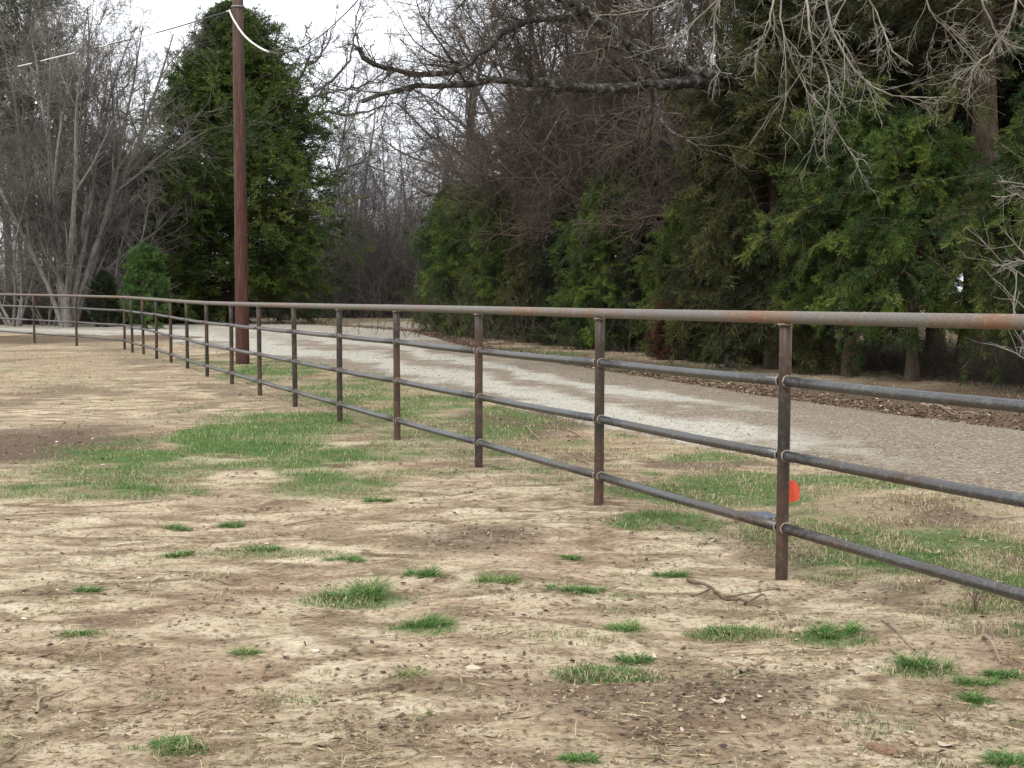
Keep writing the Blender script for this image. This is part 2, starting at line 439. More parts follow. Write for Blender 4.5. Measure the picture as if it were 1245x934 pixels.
m, nt, b = new_mat("dry_field_soil")
oc = coords(nt, "Object")
big = noise(nt, 0.55, 5, 0.6, oc, 0.6)
mid = noise(nt, 3.2, 6, 0.65, coords(nt, "Object", (0.6, 1.1, 1)), 0.8)
fin = noise(nt, 28.0, 6, 0.7, oc)
vfin = noise(nt, 150.0, 3, 0.7, oc)
sand = ramp(nt, mid, [(0.33, (0.19, 0.132, 0.082)), (0.45, (0.33, 0.252, 0.160)), (0.55, (0.545, 0.442, 0.300)), (0.68, (0.70, 0.598, 0.43))])
sand = mixc(nt, ramp(nt, big, [(0.48, (0, 0, 0)), (0.64, (.9, .9, .9))]), sand, ramp(nt, mid, [(0.35, (0.235, 0.155, 0.10)), (0.65, (0.51, 0.375, 0.255))]))
speck = ramp(nt, fin, [(0.36, (0.42, 0.42, 0.42)), (0.5, (0.95, 0.95, 0.95)), (0.7, (1.12, 1.12, 1.12))])
sand = mixc(nt, 1.0, sand, speck, 'MULTIPLY')
sp = nt.nodes.new("ShaderNodeSeparateColor"); nt.links.new(attr(nt, "cover", "Color"), sp.inputs[0])
tanc = ramp(nt, fin, [(0.3, (0.17, 0.125, 0.075)), (0.55, (0.33, 0.265, 0.165)), (0.75, (0.45, 0.37, 0.25))])
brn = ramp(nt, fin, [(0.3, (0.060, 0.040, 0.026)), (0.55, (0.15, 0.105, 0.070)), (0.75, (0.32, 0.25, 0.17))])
grn = ramp(nt, fin, [(0.3, (0.050, 0.085, 0.025)), (0.55, (0.11, 0.165, 0.052)), (0.75, (0.21, 0.24, 0.10))])
def patch(ch, strength):
    a = math_n(nt, 'MULTIPLY', math_n(nt, 'ADD', math_n(nt, 'MULTIPLY', sp.outputs[ch], 1.6), math_n(nt, 'MULTIPLY', math_n(nt, 'SUBTRACT', mid, 0.75), 1.6)), strength, True)
    return a
col = mixc(nt, patch(2, 1.0), sand, tanc)
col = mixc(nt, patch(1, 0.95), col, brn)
col = mixc(nt, patch(0, 0.85), col, grn)
nt.links.new(col, b.inputs["Base Color"])
b.inputs["Roughness"].default_value = 0.95; b.inputs["Specular IOR Level"].default_value = 0.15
hh = math_n(nt, 'ADD', math_n(nt, 'MULTIPLY', fin, 1.0), math_n(nt, 'MULTIPLY', vfin, 0.35))
hh = math_n(nt, 'ADD', hh, math_n(nt, 'MULTIPLY', mid, 1.5))
bump(nt, b, hh, 0.9, 0.03)
M['ground'] = m
gob = link("ground", gme, mat=m); tag(gob, "dry sandy paddock soil with patches of green and dead grass", "ground", kind="structure")

# ------------------------------------------------------------------ road
NV, NU = 900, 60
rngR = np.random.default_rng(5)
Lr, Ur = resample(LO, NV), resample(UP, NV)
cross = (Ur - Lr); clen = np.linalg.norm(cross, axis=1, keepdims=True); cdir = cross / clen
sarr = np.r_[0, np.cumsum(np.linalg.norm(np.diff(Lr, axis=0), axis=1))]
jl = (fbm(sarr, sarr * 0 + 1, 1.3, 5, 41, .65) - 0.5) * 1.3; ju = (fbm(sarr, sarr * 0 + 5, 1.0, 4, 43) - 0.5) * 0.7
Lr = Lr + cdir * jl[:, None]; Ur = Ur + cdir * ju[:, None]
u = np.linspace(0, 1, NU)
RP = Lr[:, None] * (1 - u[None, :, None]) + Ur[:, None] * u[None, :, None]
RZ = 0.03 + 0.05 * np.sin(np.pi * u)[None, :] + (fbm(RP[..., 0], RP[..., 1], 0.8, 3, 11) - 0.5) * 0.03 * np.sin(np.pi * u)[None, :] + 0 * RP[..., 0]
RZ = RZ + np.where((u == 0)[None, :] | (u == 1)[None, :], -0.06, 0)
ri = np.arange(NV * NU).reshape(NV, NU)
rf = np.stack([ri[:-1, :-1], ri[1:, :-1], ri[1:, 1:], ri[:-1, 1:]], -1).reshape(-1, 4)
rme = raw_mesh("gravel_road", np.concatenate([RP, RZ[..., None]], -1).reshape(-1, 3), rf, smooth_shade=True)
UU = np.broadcast_to(u[None, :], RP.shape[:2]); X, Y = RP[..., 0], RP[..., 1]
wob = (fbm(sarr, sarr * 0, 5.0, 3, 51) - 0.5)[:, None] * 0.3 + (fbm(X, Y, 0.7, 3, 53) - 0.5) * 0.25
uw = UU + wob
white = np.exp(-((uw - 0.20) / 0.12) ** 2) + np.exp(-((uw - 0.54) / 0.10) ** 2) * 0.95 + np.exp(-((uw - 0.78) / 0.05) ** 2) * 0.3
white = white * (.18 + .82 * sstep(4.2, 2.0, X))
white = np.where(Y > 45, np.maximum(white, 0.55), white)
ra = rme.attributes.new("cover", 'FLOAT_COLOR', 'POINT')
ra.data.foreach_set("color", np.stack([np.clip(white, 0, 1), UU, 0 * UU, 1 + 0 * UU], -1).astype(np.float32).ravel())
m, nt, b = new_mat("gravel_surface")
oc = coords(nt, "Object")
vo = nt.nodes.new("ShaderNodeTexVoronoi"); vo.inputs["Scale"].default_value = 38; nt.links.new(oc, vo.inputs["Vector"])
sep = nt.nodes.new("ShaderNodeSeparateColor"); nt.links.new(vo.outputs["Color"], sep.inputs[0])
n1 = noise(nt, 2.5, 6, 0.65, oc, 0.5); n2 = noise(nt, 60, 4, 0.7, oc)
stc = ramp(nt, sep.outputs[0], [(0.0, (0.28, 0.255, 0.205)), (0.35, (0.44, 0.415, 0.345)), (1.0, (0.58, 0.55, 0.47))])
drt = ramp(nt, sep.outputs[1], [(0.0, (0.135, 0.100, 0.066)), (0.6, (0.235, 0.184, 0.126)), (1.0, (0.39, 0.32, 0.235))])
sp = nt.nodes.new("ShaderNodeSeparateColor"); nt.links.new(attr(nt, "cover", "Color"), sp.inputs[0])
k = math_n(nt, 'ADD', sp.outputs[0], math_n(nt, 'MULTIPLY', math_n(nt, 'SUBTRACT', n1, 0.5), 1.3), True)
k = ramp(nt, k, [(0.22, (0, 0, 0)), (0.80, (1, 1, 1))])
col = mixc(nt, k, drt, stc)
col = mixc(nt, 1.0, col, ramp(nt, n2, [(0.3, (0.72, 0.72, 0.72)), (0.7, (1.1, 1.1, 1.1))]), 'MULTIPLY')
nt.links.new(col, b.inputs["Base Color"]); b.inputs["Roughness"].default_value = 0.95
bump(nt, b, math_n(nt, 'ADD', vo.outputs["Distance"], n2), 0.8, 0.02)
M['road'] = m
tag(link("gravel_road", rme, mat=m), "pale gravel lane curving from right foreground to the left distance", "road", kind="structure")
# side turning that leaves to the right behind the hedge
A = np.array([gp(560, 392.5), gp(640, 391.0), gp(760, 389.0), gp(1000, 388.0)]); Bq = np.array([gp(520, 406), gp(640, 398), gp(760, 396), gp(1000, 395)])
A = resample(np.vstack([gp(420, 393.5), A]), 60); Bq = resample(np.vstack([gp(440, 402), Bq]), 60)
SP = A[:, None] * (1 - np.linspace(0, 1, 8)[None, :, None]) + Bq[:, None] * np.linspace(0, 1, 8)[None, :, None]
si = np.arange(60 * 8).reshape(60, 8)
sf = np.stack([si[:-1, :-1], si[:-1, 1:], si[1:, 1:], si[1:, :-1]], -1).reshape(-1, 4)
sme = raw_mesh("side_road", np.concatenate([SP, np.full(SP.shape[:2] + (1,), 0.022)], -1).reshape(-1, 3), sf[:, ::-1])
sa = sme.attributes.new("cover", 'FLOAT_COLOR', 'POINT'); sa.data.foreach_set("color", np.tile([0.35, .5, 0, 1], 480).astype(np.float32))
tag(link("side_road", sme, mat=m), "tan gravel turning that leaves the lane behind the hedge", "road", kind="structure")

# ------------------------------------------------------------------ steel pipe fence
def steel(name, rust_lo, rust_hi, c_steel, c_rust, c_pale, metal=0.35, rough=0.5, zs=1.0):
    m, nt, b = new_mat(name)
    oc = coords(nt, "Object")
    n1 = noise(nt, 1.4, 5, 0.6, oc, 0.4); n2 = noise(nt, 22.0, 5, 0.7, oc); n3 = noise(nt, 120, 3, 0.6, oc)
    c = mixc(nt, ramp(nt, n1, [(rust_lo, (0, 0, 0)), (rust_hi, (1, 1, 1))]), c_steel, c_rust)
    c = mixc(nt, ramp(nt, n2, [(0.52, (0, 0, 0)), (0.70, (0.75, 0.75, 0.75))]), c, c_pale)
    c = mixc(nt, 1.0, c, ramp(nt, n3, [(0.3, (0.6, 0.6, 0.6)), (0.6, (1.1, 1.1, 1.1))]), 'MULTIPLY')
    nt.links.new(c, b.inputs["Base Color"]); b.inputs["Metallic"].default_value = metal
    rr = ramp(nt, n2, [(0.3, (rough - .1,) * 3), (0.7, (rough + .2,) * 3)]); nt.links.new(rr, b.inputs["Roughness"])
    bump(nt, b, n3, 0.25, 0.004)
    return m
M['post'] = steel("rusty_post_steel", 0.40, 0.62, (0.017, 0.015, 0.012), (0.075, 0.036, 0.019), (0.13, 0.088, 0.058), 0.12, 0.5)
M['rail'] = steel("dark_rail_steel", 0.48, 0.68, (0.095, 0.097, 0.098), (0.085, 0.060, 0.042), (0.22, 0.205, 0.185), 0.65, 0.30)
M['toprail'] = steel("top_rail_steel", 0.47, 0.66, (0.15, 0.138, 0.12), (0.20, 0.105, 0.058), (0.27, 0.235, 0.19), 0.25, 0.55)
M['weld'] = steel("weld_metal", 0.4, 0.7, (0.30, 0.26, 0.22), (0.16, 0.09, 0.06), (0.55, 0.49, 0.43), 0.3, 0.55)

fence = empty("pipe_fence", (POSTS[1, 0], POSTS[1, 1], 0), "rusty steel pipe fence of four rails running beside the gravel lane", "fence")
FO = np.array([POSTS[1, 0], POSTS[1, 1], 0.0])
def tube_obj(name, pts, rad, sides, mat, parent=fence, org=FO, cap=True, seed=0):
    pts = np.asarray(pts, float) - org
    R = np.full((1, len(pts)), rad) if np.isscalar(rad) else np.asarray(rad)[None]
    v, f = tubes(pts[None], R, sides)
    me = raw_mesh(name, v, f, smooth_shade=True)
    if cap:
        import bmesh
        bm = bmesh.new(); bm.from_mesh(me); bm.verts.ensure_lookup_table()
        n = len(bm.verts)
        bm.faces.new([bm.verts[i] for i in range(sides)][::-1]); bm.faces.new([bm.verts[n - sides + i] for i in range(sides)])
        bm.to_mesh(me); bm.free()
    return link(name, me, parent, mat=mat)
def ring_me(r, tr):               # small torus for a weld bead, axis +X
    a = np.linspace(0, 2 * np.pi, 21)[:-1]; bb = np.linspace(0, 2 * np.pi, 9)[:-1]
    A_, B_ = np.meshgrid(a, bb, indexing='ij')
    rg = np.random.default_rng(3); rj = tr * (1 + 0.35 * (rg.random(A_.shape[0])[:, None] - 0.5))
    v = np.stack([rj * np.sin(B_) + 0.002 * np.sin(5 * A_), (r + rj * np.cos(B_)) * np.cos(A_), (r + rj * np.cos(B_)) * np.sin(A_)], -1).reshape(-1, 3)
    i = np.arange(20)[:, None]; j = np.arange(8)[None]; i2 = (i + 1) % 20; j2 = (j + 1) % 8
    f = np.stack([i * 8 + j, i2 * 8 + j, i2 * 8 + j2, i * 8 + j2], -1).reshape(-1, 4)
    return raw_mesh("weld_bead", v, f, smooth_shade=True)
bead_me = ring_me(0.0325, 0.0050); saddle_me = ring_me(0.036, 0.006)
for me_ in (bead_me, saddle_me): me_.materials.append(M['weld'])
OFF = [0.372, 0.795, 1.222]
R_TOP, R_RAIL, R_POST = 0.0365, 0.0302, 0.0365
rail_z = POSTS[:, 3][:, None] - np.array(OFF)[None]
rf_ = np.random.default_rng(77)
rail_z = rail_z + (rf_.random(rail_z.shape) - 0.5) * 0.012
top_pts = np.stack([POSTS[:, 0], POSTS[:, 1], POSTS[:, 3]], -1)
tp = smooth(resample(top_pts, 160), 1)
tube_obj("top_rail", tp, R_TOP, 18, M['toprail'])["label"] = "long top rail with orange rust and pale grey scuffs"
n_post = len(POSTS)
for i, (x, y, zg, zt) in enumerate(POSTS):
    zs_ = np.linspace(zg - 0.25, zt - 0.026, 9)
    lean = (rf_.random(2) - 0.5) * 0.012
    P = np.stack([x + lean[0] * (zs_ - zg), y + lean[1] * (zs_ - zg), zs_], -1)
    po = tube_obj("post", P, R_POST, 16, M['post'])
    if i < 12:
        dirs = []
        if i + 1 < n_post: dirs.append(POSTS[i + 1, :2] - POSTS[i, :2])
        if i > 0: dirs.append(POSTS[i - 1, :2] - POSTS[i, :2])
        for dv in dirs:
            dv = dv / np.linalg.norm(dv); an = math.atan2(dv[1], dv[0])
            for k_ in range(3):
                w = link("weld_bead", bead_me, po)
                w.location = (x + dv[0] * (R_POST + 0.0) - FO[0], y + dv[1] * (R_POST + 0.0) - FO[1], rail_z[i, k_])
                w.rotation_euler = (0.4 * k_, 0, an)
        w = link("weld_bead", saddle_me, po); w.location = (x - FO[0], y - FO[1], zt - R_TOP - 0.004); w.rotation_euler = (0, math.pi / 2, 0)
for i in range(n_post - 1):
    a2, b2 = POSTS[i, :2], POSTS[i + 1, :2]
    dv = (b2 - a2) / np.linalg.norm(b2 - a2)
    for k_ in range(3):
        pa = np.r_[a2 + dv * 0.030, rail_z[i, k_]]; pb = np.r_[b2 - dv * 0.030, rail_z[i + 1, k_]]
        P = pa[None] * (1 - np.linspace(0, 1, 6)[:, None]) + pb[None] * np.linspace(0, 1, 6)[:, None]
        P[:, 2] -= 0.006 * np.sin(np.linspace(0, np.pi, 6))
        tube_obj("rail", P, R_RAIL, 16, M['rail'])

# ------------------------------------------------------------------ utility pole and cables
POLE_Y = float(gp(295, 443)[1])
pb = W(295, 443, POLE_Y); pt = W(289, 0, POLE_Y)
m, nt, b = new_mat("treated_pole_wood")
v = coords(nt, "Object", (6, 6, 0.35))
n1 = noise(nt, 5.0, 8, 0.72, v); n2 = noise(nt, 1.0, 3, 0.5, coords(nt, "Object", (1.2, 1.2, 0.25)))
c = ramp(nt, n1, [(0.32, (0.014, 0.007, 0.005)), (0.5, (0.060, 0.020, 0.013)), (0.66, (0.13, 0.052, 0.036))])
c2 = ramp(nt, n1, [(0.3, (0.045, 0.034, 0.028)), (0.7, (0.16, 0.12, 0.10))])
zc = nt.nodes.new("ShaderNodeSeparateXYZ"); nt.links.new(coords(nt, "Object"), zc.inputs[0])
zf = math_n(nt, 'ADD', math_n(nt, 'MULTIPLY', zc.outputs[2], 0.13), math_n(nt, 'MULTIPLY', math_n(nt, 'SUBTRACT', n2, 1.0), 0.9), True)
nt.links.new(mixc(nt, zf, c, c2), b.inputs["Base Color"]); b.inputs["Roughness"].default_value = 0.85
bump(nt, b, n1, 0.6, 0.02); M['pole'] = m
PO = np.array([pb[0], POLE_Y, 0.0])
pole = empty("utility_pole", PO, "tall reddish brown wooden utility pole behind the fence in front of the conical evergreen", "utility pole")
zz = np.linspace(-0.3, 10.6, 26)
tube_obj("pole_shaft", np.stack([PO[0] + (zz) * 0.0, np.full(26, POLE_Y), zz], -1), np.interp(zz, [-0.3, 10.6], [0.158, 0.112]), 20, M['pole'], pole, PO)
m, nt, b = new_mat("galvanised_hardware"); b.inputs["Base Color"].default_value = (0.35, 0.34, 0.33, 1); b.inputs["Metallic"].default_value = 0.7; b.inputs["Roughness"].default_value = 0.5
M['metal'] = m
for hz in (7.95, 10.1):
    aa = np.linspace(0, 2 * np.pi, 25)
    tube_obj("pole_band", np.stack([PO[0] + 0.140 * np.cos(aa), POLE_Y + 0.140 * np.sin(aa), np.full(25, hz)], -1), 0.014, 6, M['metal'], pole, PO, cap=False)
hook = W(279, 13, POLE_Y - 0.16)
tube_obj("cable_hook", [[PO[0] - 0.11, POLE_Y - 0.10, hook[2] + .03], [PO[0] - 0.17, POLE_Y - 0.17, hook[2] + .02], hook], 0.014, 6, M['metal'], pole, PO)
def plain(name, c, rough=0.6, nsc=25.0, var=0.5):
    m, nt, b = new_mat(name)
    n = noise(nt, nsc, 5, 0.6, coords(nt, "Object"))
    nt.links.new(ramp(nt, n, [(0.3, tuple(q * (1 - var) for q in c)), (0.7, c)]), b.inputs["Base Color"])
    b.inputs["Roughness"].default_value = rough
    return m
M['cable'] = plain("dark_cable", (0.07, 0.07, 0.07)); M['cable_w'] = plain("pale_cable_sleeve", (0.72, 0.72, 0.70), 0.5, 20, 0.2)
def spline(P, n):                 # Catmull-Rom
    P = np.asarray(P, float); P = np.vstack([2 * P[0] - P[1], P, 2 * P[-1] - P[-2]])
    out = []
    for i in range(1, len(P) - 2):
        t = np.linspace(0, 1, n, endpoint=False)[:, None]
        a, b_, c_, d_ = P[i - 1], P[i], P[i + 1], P[i + 2]
        out.append(0.5 * (2 * b_ + (c_ - a) * t + (2 * a - 5 * b_ + 4 * c_ - d_) * t ** 2 + (3 * b_ - a - 3 * c_ + d_) * t ** 3))
    out.append(P[-2][None]); return np.vstack(out)
def cable(name, pts, rad, label, sleeves):
    P = spline(pts, 12); org = P[0].copy()
    e = empty(name, org, label, "cable")
    tube_obj("wire", P, rad, 6, M['cable'], e, org)
    for (a_, b_, rr_) in sleeves:
        q = P[int(a_ * (len(P) - 1)):int(b_ * (len(P) - 1)) + 1]
        tube_obj("sleeve", q, rr_, 8, M['cable_w'], e, org)
    return e
cable("overhead_cable", [hook, W(265, 17.5, 31.0), W(190, 40, 33), W(75, 68, 36), W(0, 85, 38.5), W(-120, 104, 43)], 0.014,
      "overhead cable sagging from the pole to the left past the bare grey tree", [(.0, .12, .016), (.40, .46, .0155), (.50, .53, .0155), (.57, .68, .016), (.70, .76, .0155), (.80, .90, .016)])
cable("service_cable", [hook, W(284, 24, POLE_Y - .3), W(296, 42, POLE_Y - .8), W(311, 55, 29), W(329, 63.5, 28), W(352, 62.5, 26.5), W(385, 47, 25), W(412, 24, 24), W(440, -6, 23), W(500, -90, 20)], 0.011,
      "drooping cable with a thick white sleeve running right from the wooden pole", [(0.0, .44, .020)])

# ------------------------------------------------------------------ bare trees
def finish_tree(name, trunk_parts, crown_parts, seed=0, tri_twigs=None):
    v, f = merge(trunk_parts); tm = raw_mesh(name + "_trunk", v, f, smooth_shade=True)
    rg = np.random.default_rng(seed)
    v, f = merge(crown_parts)
    t = fbm(v[f[:, 0], 0] * 1.0 + 50, v[f[:, 0], 2] + 50, 1.2, 2, seed) * 0.7 + rg.random(len(f)) * 0.3
    cm = raw_mesh(name + "_crown", v, f, {"tint": np.clip((t - .5) * 1.6 + .5, 0, 1)}, smooth_shade=True)
    return tm, cm

def bare_tree(seed, H=14.0, r0=0.25, stems=1, spread=0.12, clear=0.25, up=0.05, n1=16, n2=9, n3=7, n4=5, L1=.42, ang=0.8, wig=0.10, tw=0.012, twig_L=.55, droop=0.0):
    rg = np.random.default_rng(seed)
    K = 12
    P = np.zeros((stems, K, 3)); D = np.stack([spread * rg.normal(size=stems), spread * rg.normal(size=stems), np.ones(stems)], -1)
    if stems > 1:
        az = np.arange(stems) * 2.4 + rg.random(stems); rad = spread * (0.3 + 0.7 * np.sqrt(rg.random(stems)))
        D = np.stack([np.cos(az) * rad, np.sin(az) * rad, np.ones(stems)], -1)
        P[:, 0, :2] = D[:, :2] * 0.6
    p = P[:, 0].copy(); h = H * (0.8 + 0.3 * rg.random(stems)) if stems > 1 else np.array([H])
    for k in range(1, K):
        D = D + wig * 0.6 * rg.normal(size=D.shape) * np.array([1, 1, 0.3]) + np.array([0, 0, up]); D /= np.linalg.norm(D, axis=1, keepdims=True)
        p = p + D * (h / (K - 1))[:, None]; P[:, k] = p
    R = r0 * np.linspace(1, 0.12, K)[None] ** 0.9 * (0.6 + 0.5 * rg.random((stems, 1)) if stems > 1 else 1)
    R[:, 0] *= 1.35
    L1P, L1R = grow(rg, P, R, n1, clear, 0.98, ang, 0.2, L1, 0.55, 8, wig, up, 0.2, 0.55, .25, rmin=.02)
    L2P, L2R = grow(rg, L1P, L1R, n2, 0.15, 0.98, 0.75, 0.25, 0.5, 0.55, 6, wig * 1.4, up * .6 - droop * .4, 0.3, 0.4, .3, rmin=tw)
    L3P, L3R = grow(rg, L2P, L2R, n3, 0.1, 1.0, 0.7, 0.3, 0.55, 0.6, 5, wig * 1.7, up * .3 - droop, 0.35, 0.3, .35, rmin=tw * .7)
    L4P, L4R = grow(rg, L3P, L3R, n4, 0.1, 1.0, 0.65, 0.3, twig_L, 0.7, 4, wig * 2, -droop, 0.4, 0.2, .35, rmin=tw * .5)
    return finish_tree("bare_tree", [tubes(P, R, 9, .15, rg), tubes(L1P, L1R, 6)], [tubes(L2P, L2R, 4), tubes(L3P, L3R, 3), tubes(L4P, L4R, 3)], seed)

def place(name, meshes, mats, x, y, label, cat, group=None, s=1.0, rz=0.0, sz=None, parts=("trunk", "crown"), z=0.0, tilt=(0, 0)):
    e = empty(name, (x, y, z), label, cat, group)
    e.rotation_euler = (tilt[0], tilt[1], rz); e.scale = (s, s, sz if sz else s)
    for pn, me, mt in zip(parts, meshes, mats):
        link(pn, me, e, mat=mt)
    return e

far_A = bare_tree(101, 16, .20, 1, .05, .2, .06, 18, 7, 6, 4, .34, .65, .10, .014)
far_B = bare_tree(102, 15, .16, 2, .18, .18, .07, 12, 7, 5, 4, .34, .6, .10, .014)
far_C = bare_tree(103, 13, .12, 3, .25, .10, .08, 10, 6, 5, 4, .34, .55, .11, .013)
spread_oak = bare_tree(104, 15, .42, 1, .05, .30, .03, 15, 10, 8, 5, .62, 1.05, .16, .018)
rgp = np.random.default_rng(900)
GF = "bare trees of the far wood"
def far_tree(px, Y, kind, label, s=1.0, group=GF, mats=None):
    p = W(px, 356, Y)
    mm = {'A': far_A, 'B': far_B, 'C': far_C, 'O': spread_oak}[kind]
    return place("bare_tree", mm, mats or (M['bark_far'], M['twig_far']), p[0], Y, label, "bare tree", group, s, rgp.random() * 6.28)
# gap between the two evergreen masses, two ranks plus a deep rank
FARL = "slender bare grey tree in the far wood seen beyond the end of the lane"
for k_, px in enumerate([398, 428, 444, 468, 490, 514, 532, 562]):
    far_tree(px + rgp.normal() * 4, 92 + rgp.random() * 14, 'ABC'[k_ % 3], FARL, 0.8 + .25 * rgp.random())
for k_, px in enumerate(np.linspace(376, 620, 12)):
    far_tree(px + rgp.normal() * 5, 115 + rgp.random() * 20, 'BCA'[k_ % 3], FARL, 0.75 + .25 * rgp.random())
def far_oak():
    rg = np.random.default_rng(444); Y = 80.0; K = 22
    def ln(p): 
        P = resample(spline([W(a, b_, Y + (a % 7) * .3) for a, b_ in p], 6), K); P[2:-1] += rg.normal(size=P[2:-1].shape) * .07; return P
    b0 = W(345, 356, Y); b0[2] = 0
    tr = resample(spline([b0, W(346, 280, Y), W(350, 210, Y), W(360, 150, Y)], 6), K)
    L = [ln(p) for p in ([(360, 152), (354, 118), (366, 90), (388, 70), (402, 48), (408, 24)], [(360, 150), (378, 118), (404, 98), (424, 74), (430, 40), (444, 14)],
         [(362, 148), (392, 136), (430, 140), (470, 128), (500, 132)], [(378, 118), (400, 112), (430, 108), (462, 92), (480, 66)], [(360, 150), (346, 110), (340, 76), (348, 50)],
         [(356, 200), (385, 225), (412, 206), (446, 200), (480, 214)], [(354, 230), (392, 262), (430, 243), (455, 238)], [(366, 92), (378, 60), (372, 36)])]
    A = np.stack([tr] + L); RR = np.stack([np.linspace(.40, .20, K)] + [np.linspace(a, .03, K) for a in (.115, .13, .13, .085, .075, .12, .10, .06)])
    c1, r1 = grow(rg, A[1:], RR[1:], 15, .15, 1, .75, .25, .26, .5, 8, .16, .03, .3, .4, .3, rmin=.02)
    c2, r2 = grow(rg, c1, r1, 8, .2, 1, .75, .25, .5, .6, 6, .17, .02, .4, .3, .3, rmin=.016)
    c3, r3 = grow(rg, c2, r2, 4, .2, 1, .75, .25, .5, .6, 5, .17, .02, .4, .3, .3, rmin=.011)
    tm, cm = finish_tree("far_oak", [tubes(A, RR, 8, .15, rg), tubes(c1, r1, 5)], [tubes(c2, r2, 4), tubes(c3, r3, 3)], 5)
    e = empty("oak_tree", b0, "large bare oak with spreading crooked limbs against the sky right of the conical evergreen", "bare tree")
    for n_, me_, mt_ in (("trunk", tm, M['bark_far']), ("crown", cm, M['twig_far'])):
        link(n_, me_, e, mat=mt_).location = tuple(-b0)
far_oak()
far_tree(548, 80, 'O', "tall bare oak at the end of the lane behind the hedge corner", 1.1, None, (M['bark_far'], M['twig_far']))
far_tree(620, 95, 'O', "large bare oak rising behind the left end of the hedge", 1.15, None, (M['bark_far'], M['twig_far']))
# behind the left bare tree
LEFTL = "bare brownish tree in the wood behind the multi stemmed grey tree"
for k_, px in enumerate([-60, -20, 8, 34, 60, 88, 112, 140]):
    far_tree(px + rgp.normal() * 4, 72 + rgp.random() * 12, 'CBA'[k_ % 3], LEFTL, (0.95 + .3 * rgp.random()) * (1.15 if px < 90 else .85), "bare trees behind the grey multi stemmed tree", (M['bark_brown'], M['twig_grey']))
for k_, px in enumerate(np.linspace(-80, 180, 8)):
    far_tree(px + rgp.normal() * 4, 95 + rgp.random() * 14, 'BCA'[k_ % 3], LEFTL, (0.9 + .25 * rgp.random()) * (1.1 if px < 110 else .72), "bare trees behind the grey multi stemmed tree", (M['bark_brown'], M['twig_brown']))

multi = bare_tree(201, 14.0, .20, 9, .33, .06, .05, 13, 8, 6, 4, .34, .50, .10, .012, .6)
p = gp(82, 400)
place("multi_stemmed_tree", multi, (M['bark_grey'], M['twig_grey']), p[0], p[1], "pale grey multi stemmed bare tree fanning upward beyond the corner of the fence", "bare tree", s=1.0, rz=.6)
sap = bare_tree(202, 7.5, .07, 6, .60, .05, .03, 10, 6, 5, 4, .4, .6, .13, .008, .6)
for px, py, s, lb in [(128, 399, 1.0, "low pale bare sapling reaching right in front of the dark evergreens"), (20, 399, 1.1, "small bare sapling at far left beside the grey multi stemmed tree"), (60, 398, .9, "small bare sapling just left of the grey trunks")]:
    p = gp(px, py); place("bare_sapling", sap, (M['bark_grey'], M['twig_grey']), p[0], p[1], lb, "sapling", "bare saplings at the left lane edge", s, px * .1)

# brown twiggy trees rising above the hedge
twig_A = bare_tree(301, 13, .22, 1, .06, .16, .03, 26, 10, 8, 5, .34, .85, .12, .012, .7, .06)
twig_B = bare_tree(302, 12, .18, 2, .20, .12, .03, 17, 10, 8, 5, .34, .8, .13, .012, .7, .08)
twig_C = bare_tree(303, 14, .20, 3, .20, .10, .03, 13, 9, 8, 5, .36, .8, .12, .012, .7, .10)
TW = [(600, 55, 'A', .85), (650, 50, 'B', .95), (700, 47, 'C', .9), (750, 44, 'A', .95), (800, 41, 'B', 1.0), (850, 38.5, 'C', .95), (905, 36, 'A', .95), (975, 36, 'B', .95)]
for px, Y, kd, s in TW:
    p = W(px, 356, Y)
    place("twiggy_tree", {'A': twig_A, 'B': twig_B, 'C': twig_C}[kd], (M['bark_brown'], M['twig_brown']), p[0], Y,
          "brown bare tree with a dense haze of fine twigs rising above the hedge", "bare tree", "brown twiggy trees above the hedge", s, px * 1.7)
for k_, px in enumerate(np.linspace(640, 1420, 12)):
    Y = 58 + 8 * rgp.random() - (px - 600) * .012; p = W(px, 356, Y)
    place("twiggy_tree", (twig_A, twig_B, twig_C)[k_ % 3], (M['bark_brown'], M['twig_brown']), p[0], Y,
          "bare brown tree in the second rank hidden deep behind the hedge", "bare tree", "second rank of bare trees behind the hedge", 1.0 + .25 * rgp.random(), px * 1.3)

# ------------------------------------------------------------------ evergreen trees
def spray_templates(rg, n=5, nside=9, per=4, width=.085):
    out = []
    for _ in range(n):
        T = []
        for s in range(nside):
            t = (s + .5) / nside; side = 1 if s % 2 else -1
            base = np.array([t * .9, 0, -0.18 * t * t]); L = .46 * (1 - .55 * t) * (0.7 + .6 * rg.random())
            a = side * (0.75 + .3 * rg.normal() * .5); d = np.array([math.cos(a), math.sin(a), rg.normal() * .25]); d /= np.linalg.norm(d)
            for q in range(per):
                r = (q + .3) / per; c = base + d * L * r
                dd = d + rg.normal(size=3) * .42; dd /= np.linalg.norm(dd)
                pr = np.cross(dd, rg.normal(size=3)); pr /= np.linalg.norm(pr)
                l = L * .55 * (0.7 + .6 * rg.random()); w = width * (0.7 + .6 * rg.random())
                T.append([c - pr * w * .5, c + pr * w * .5, c + dd * l])
        T.append([np.array([.75, .04, -.1]), np.array([.75, -.04, -.1]), np.array([1.12, 0, -.25])])
        out.append(np.array(T))
    return out
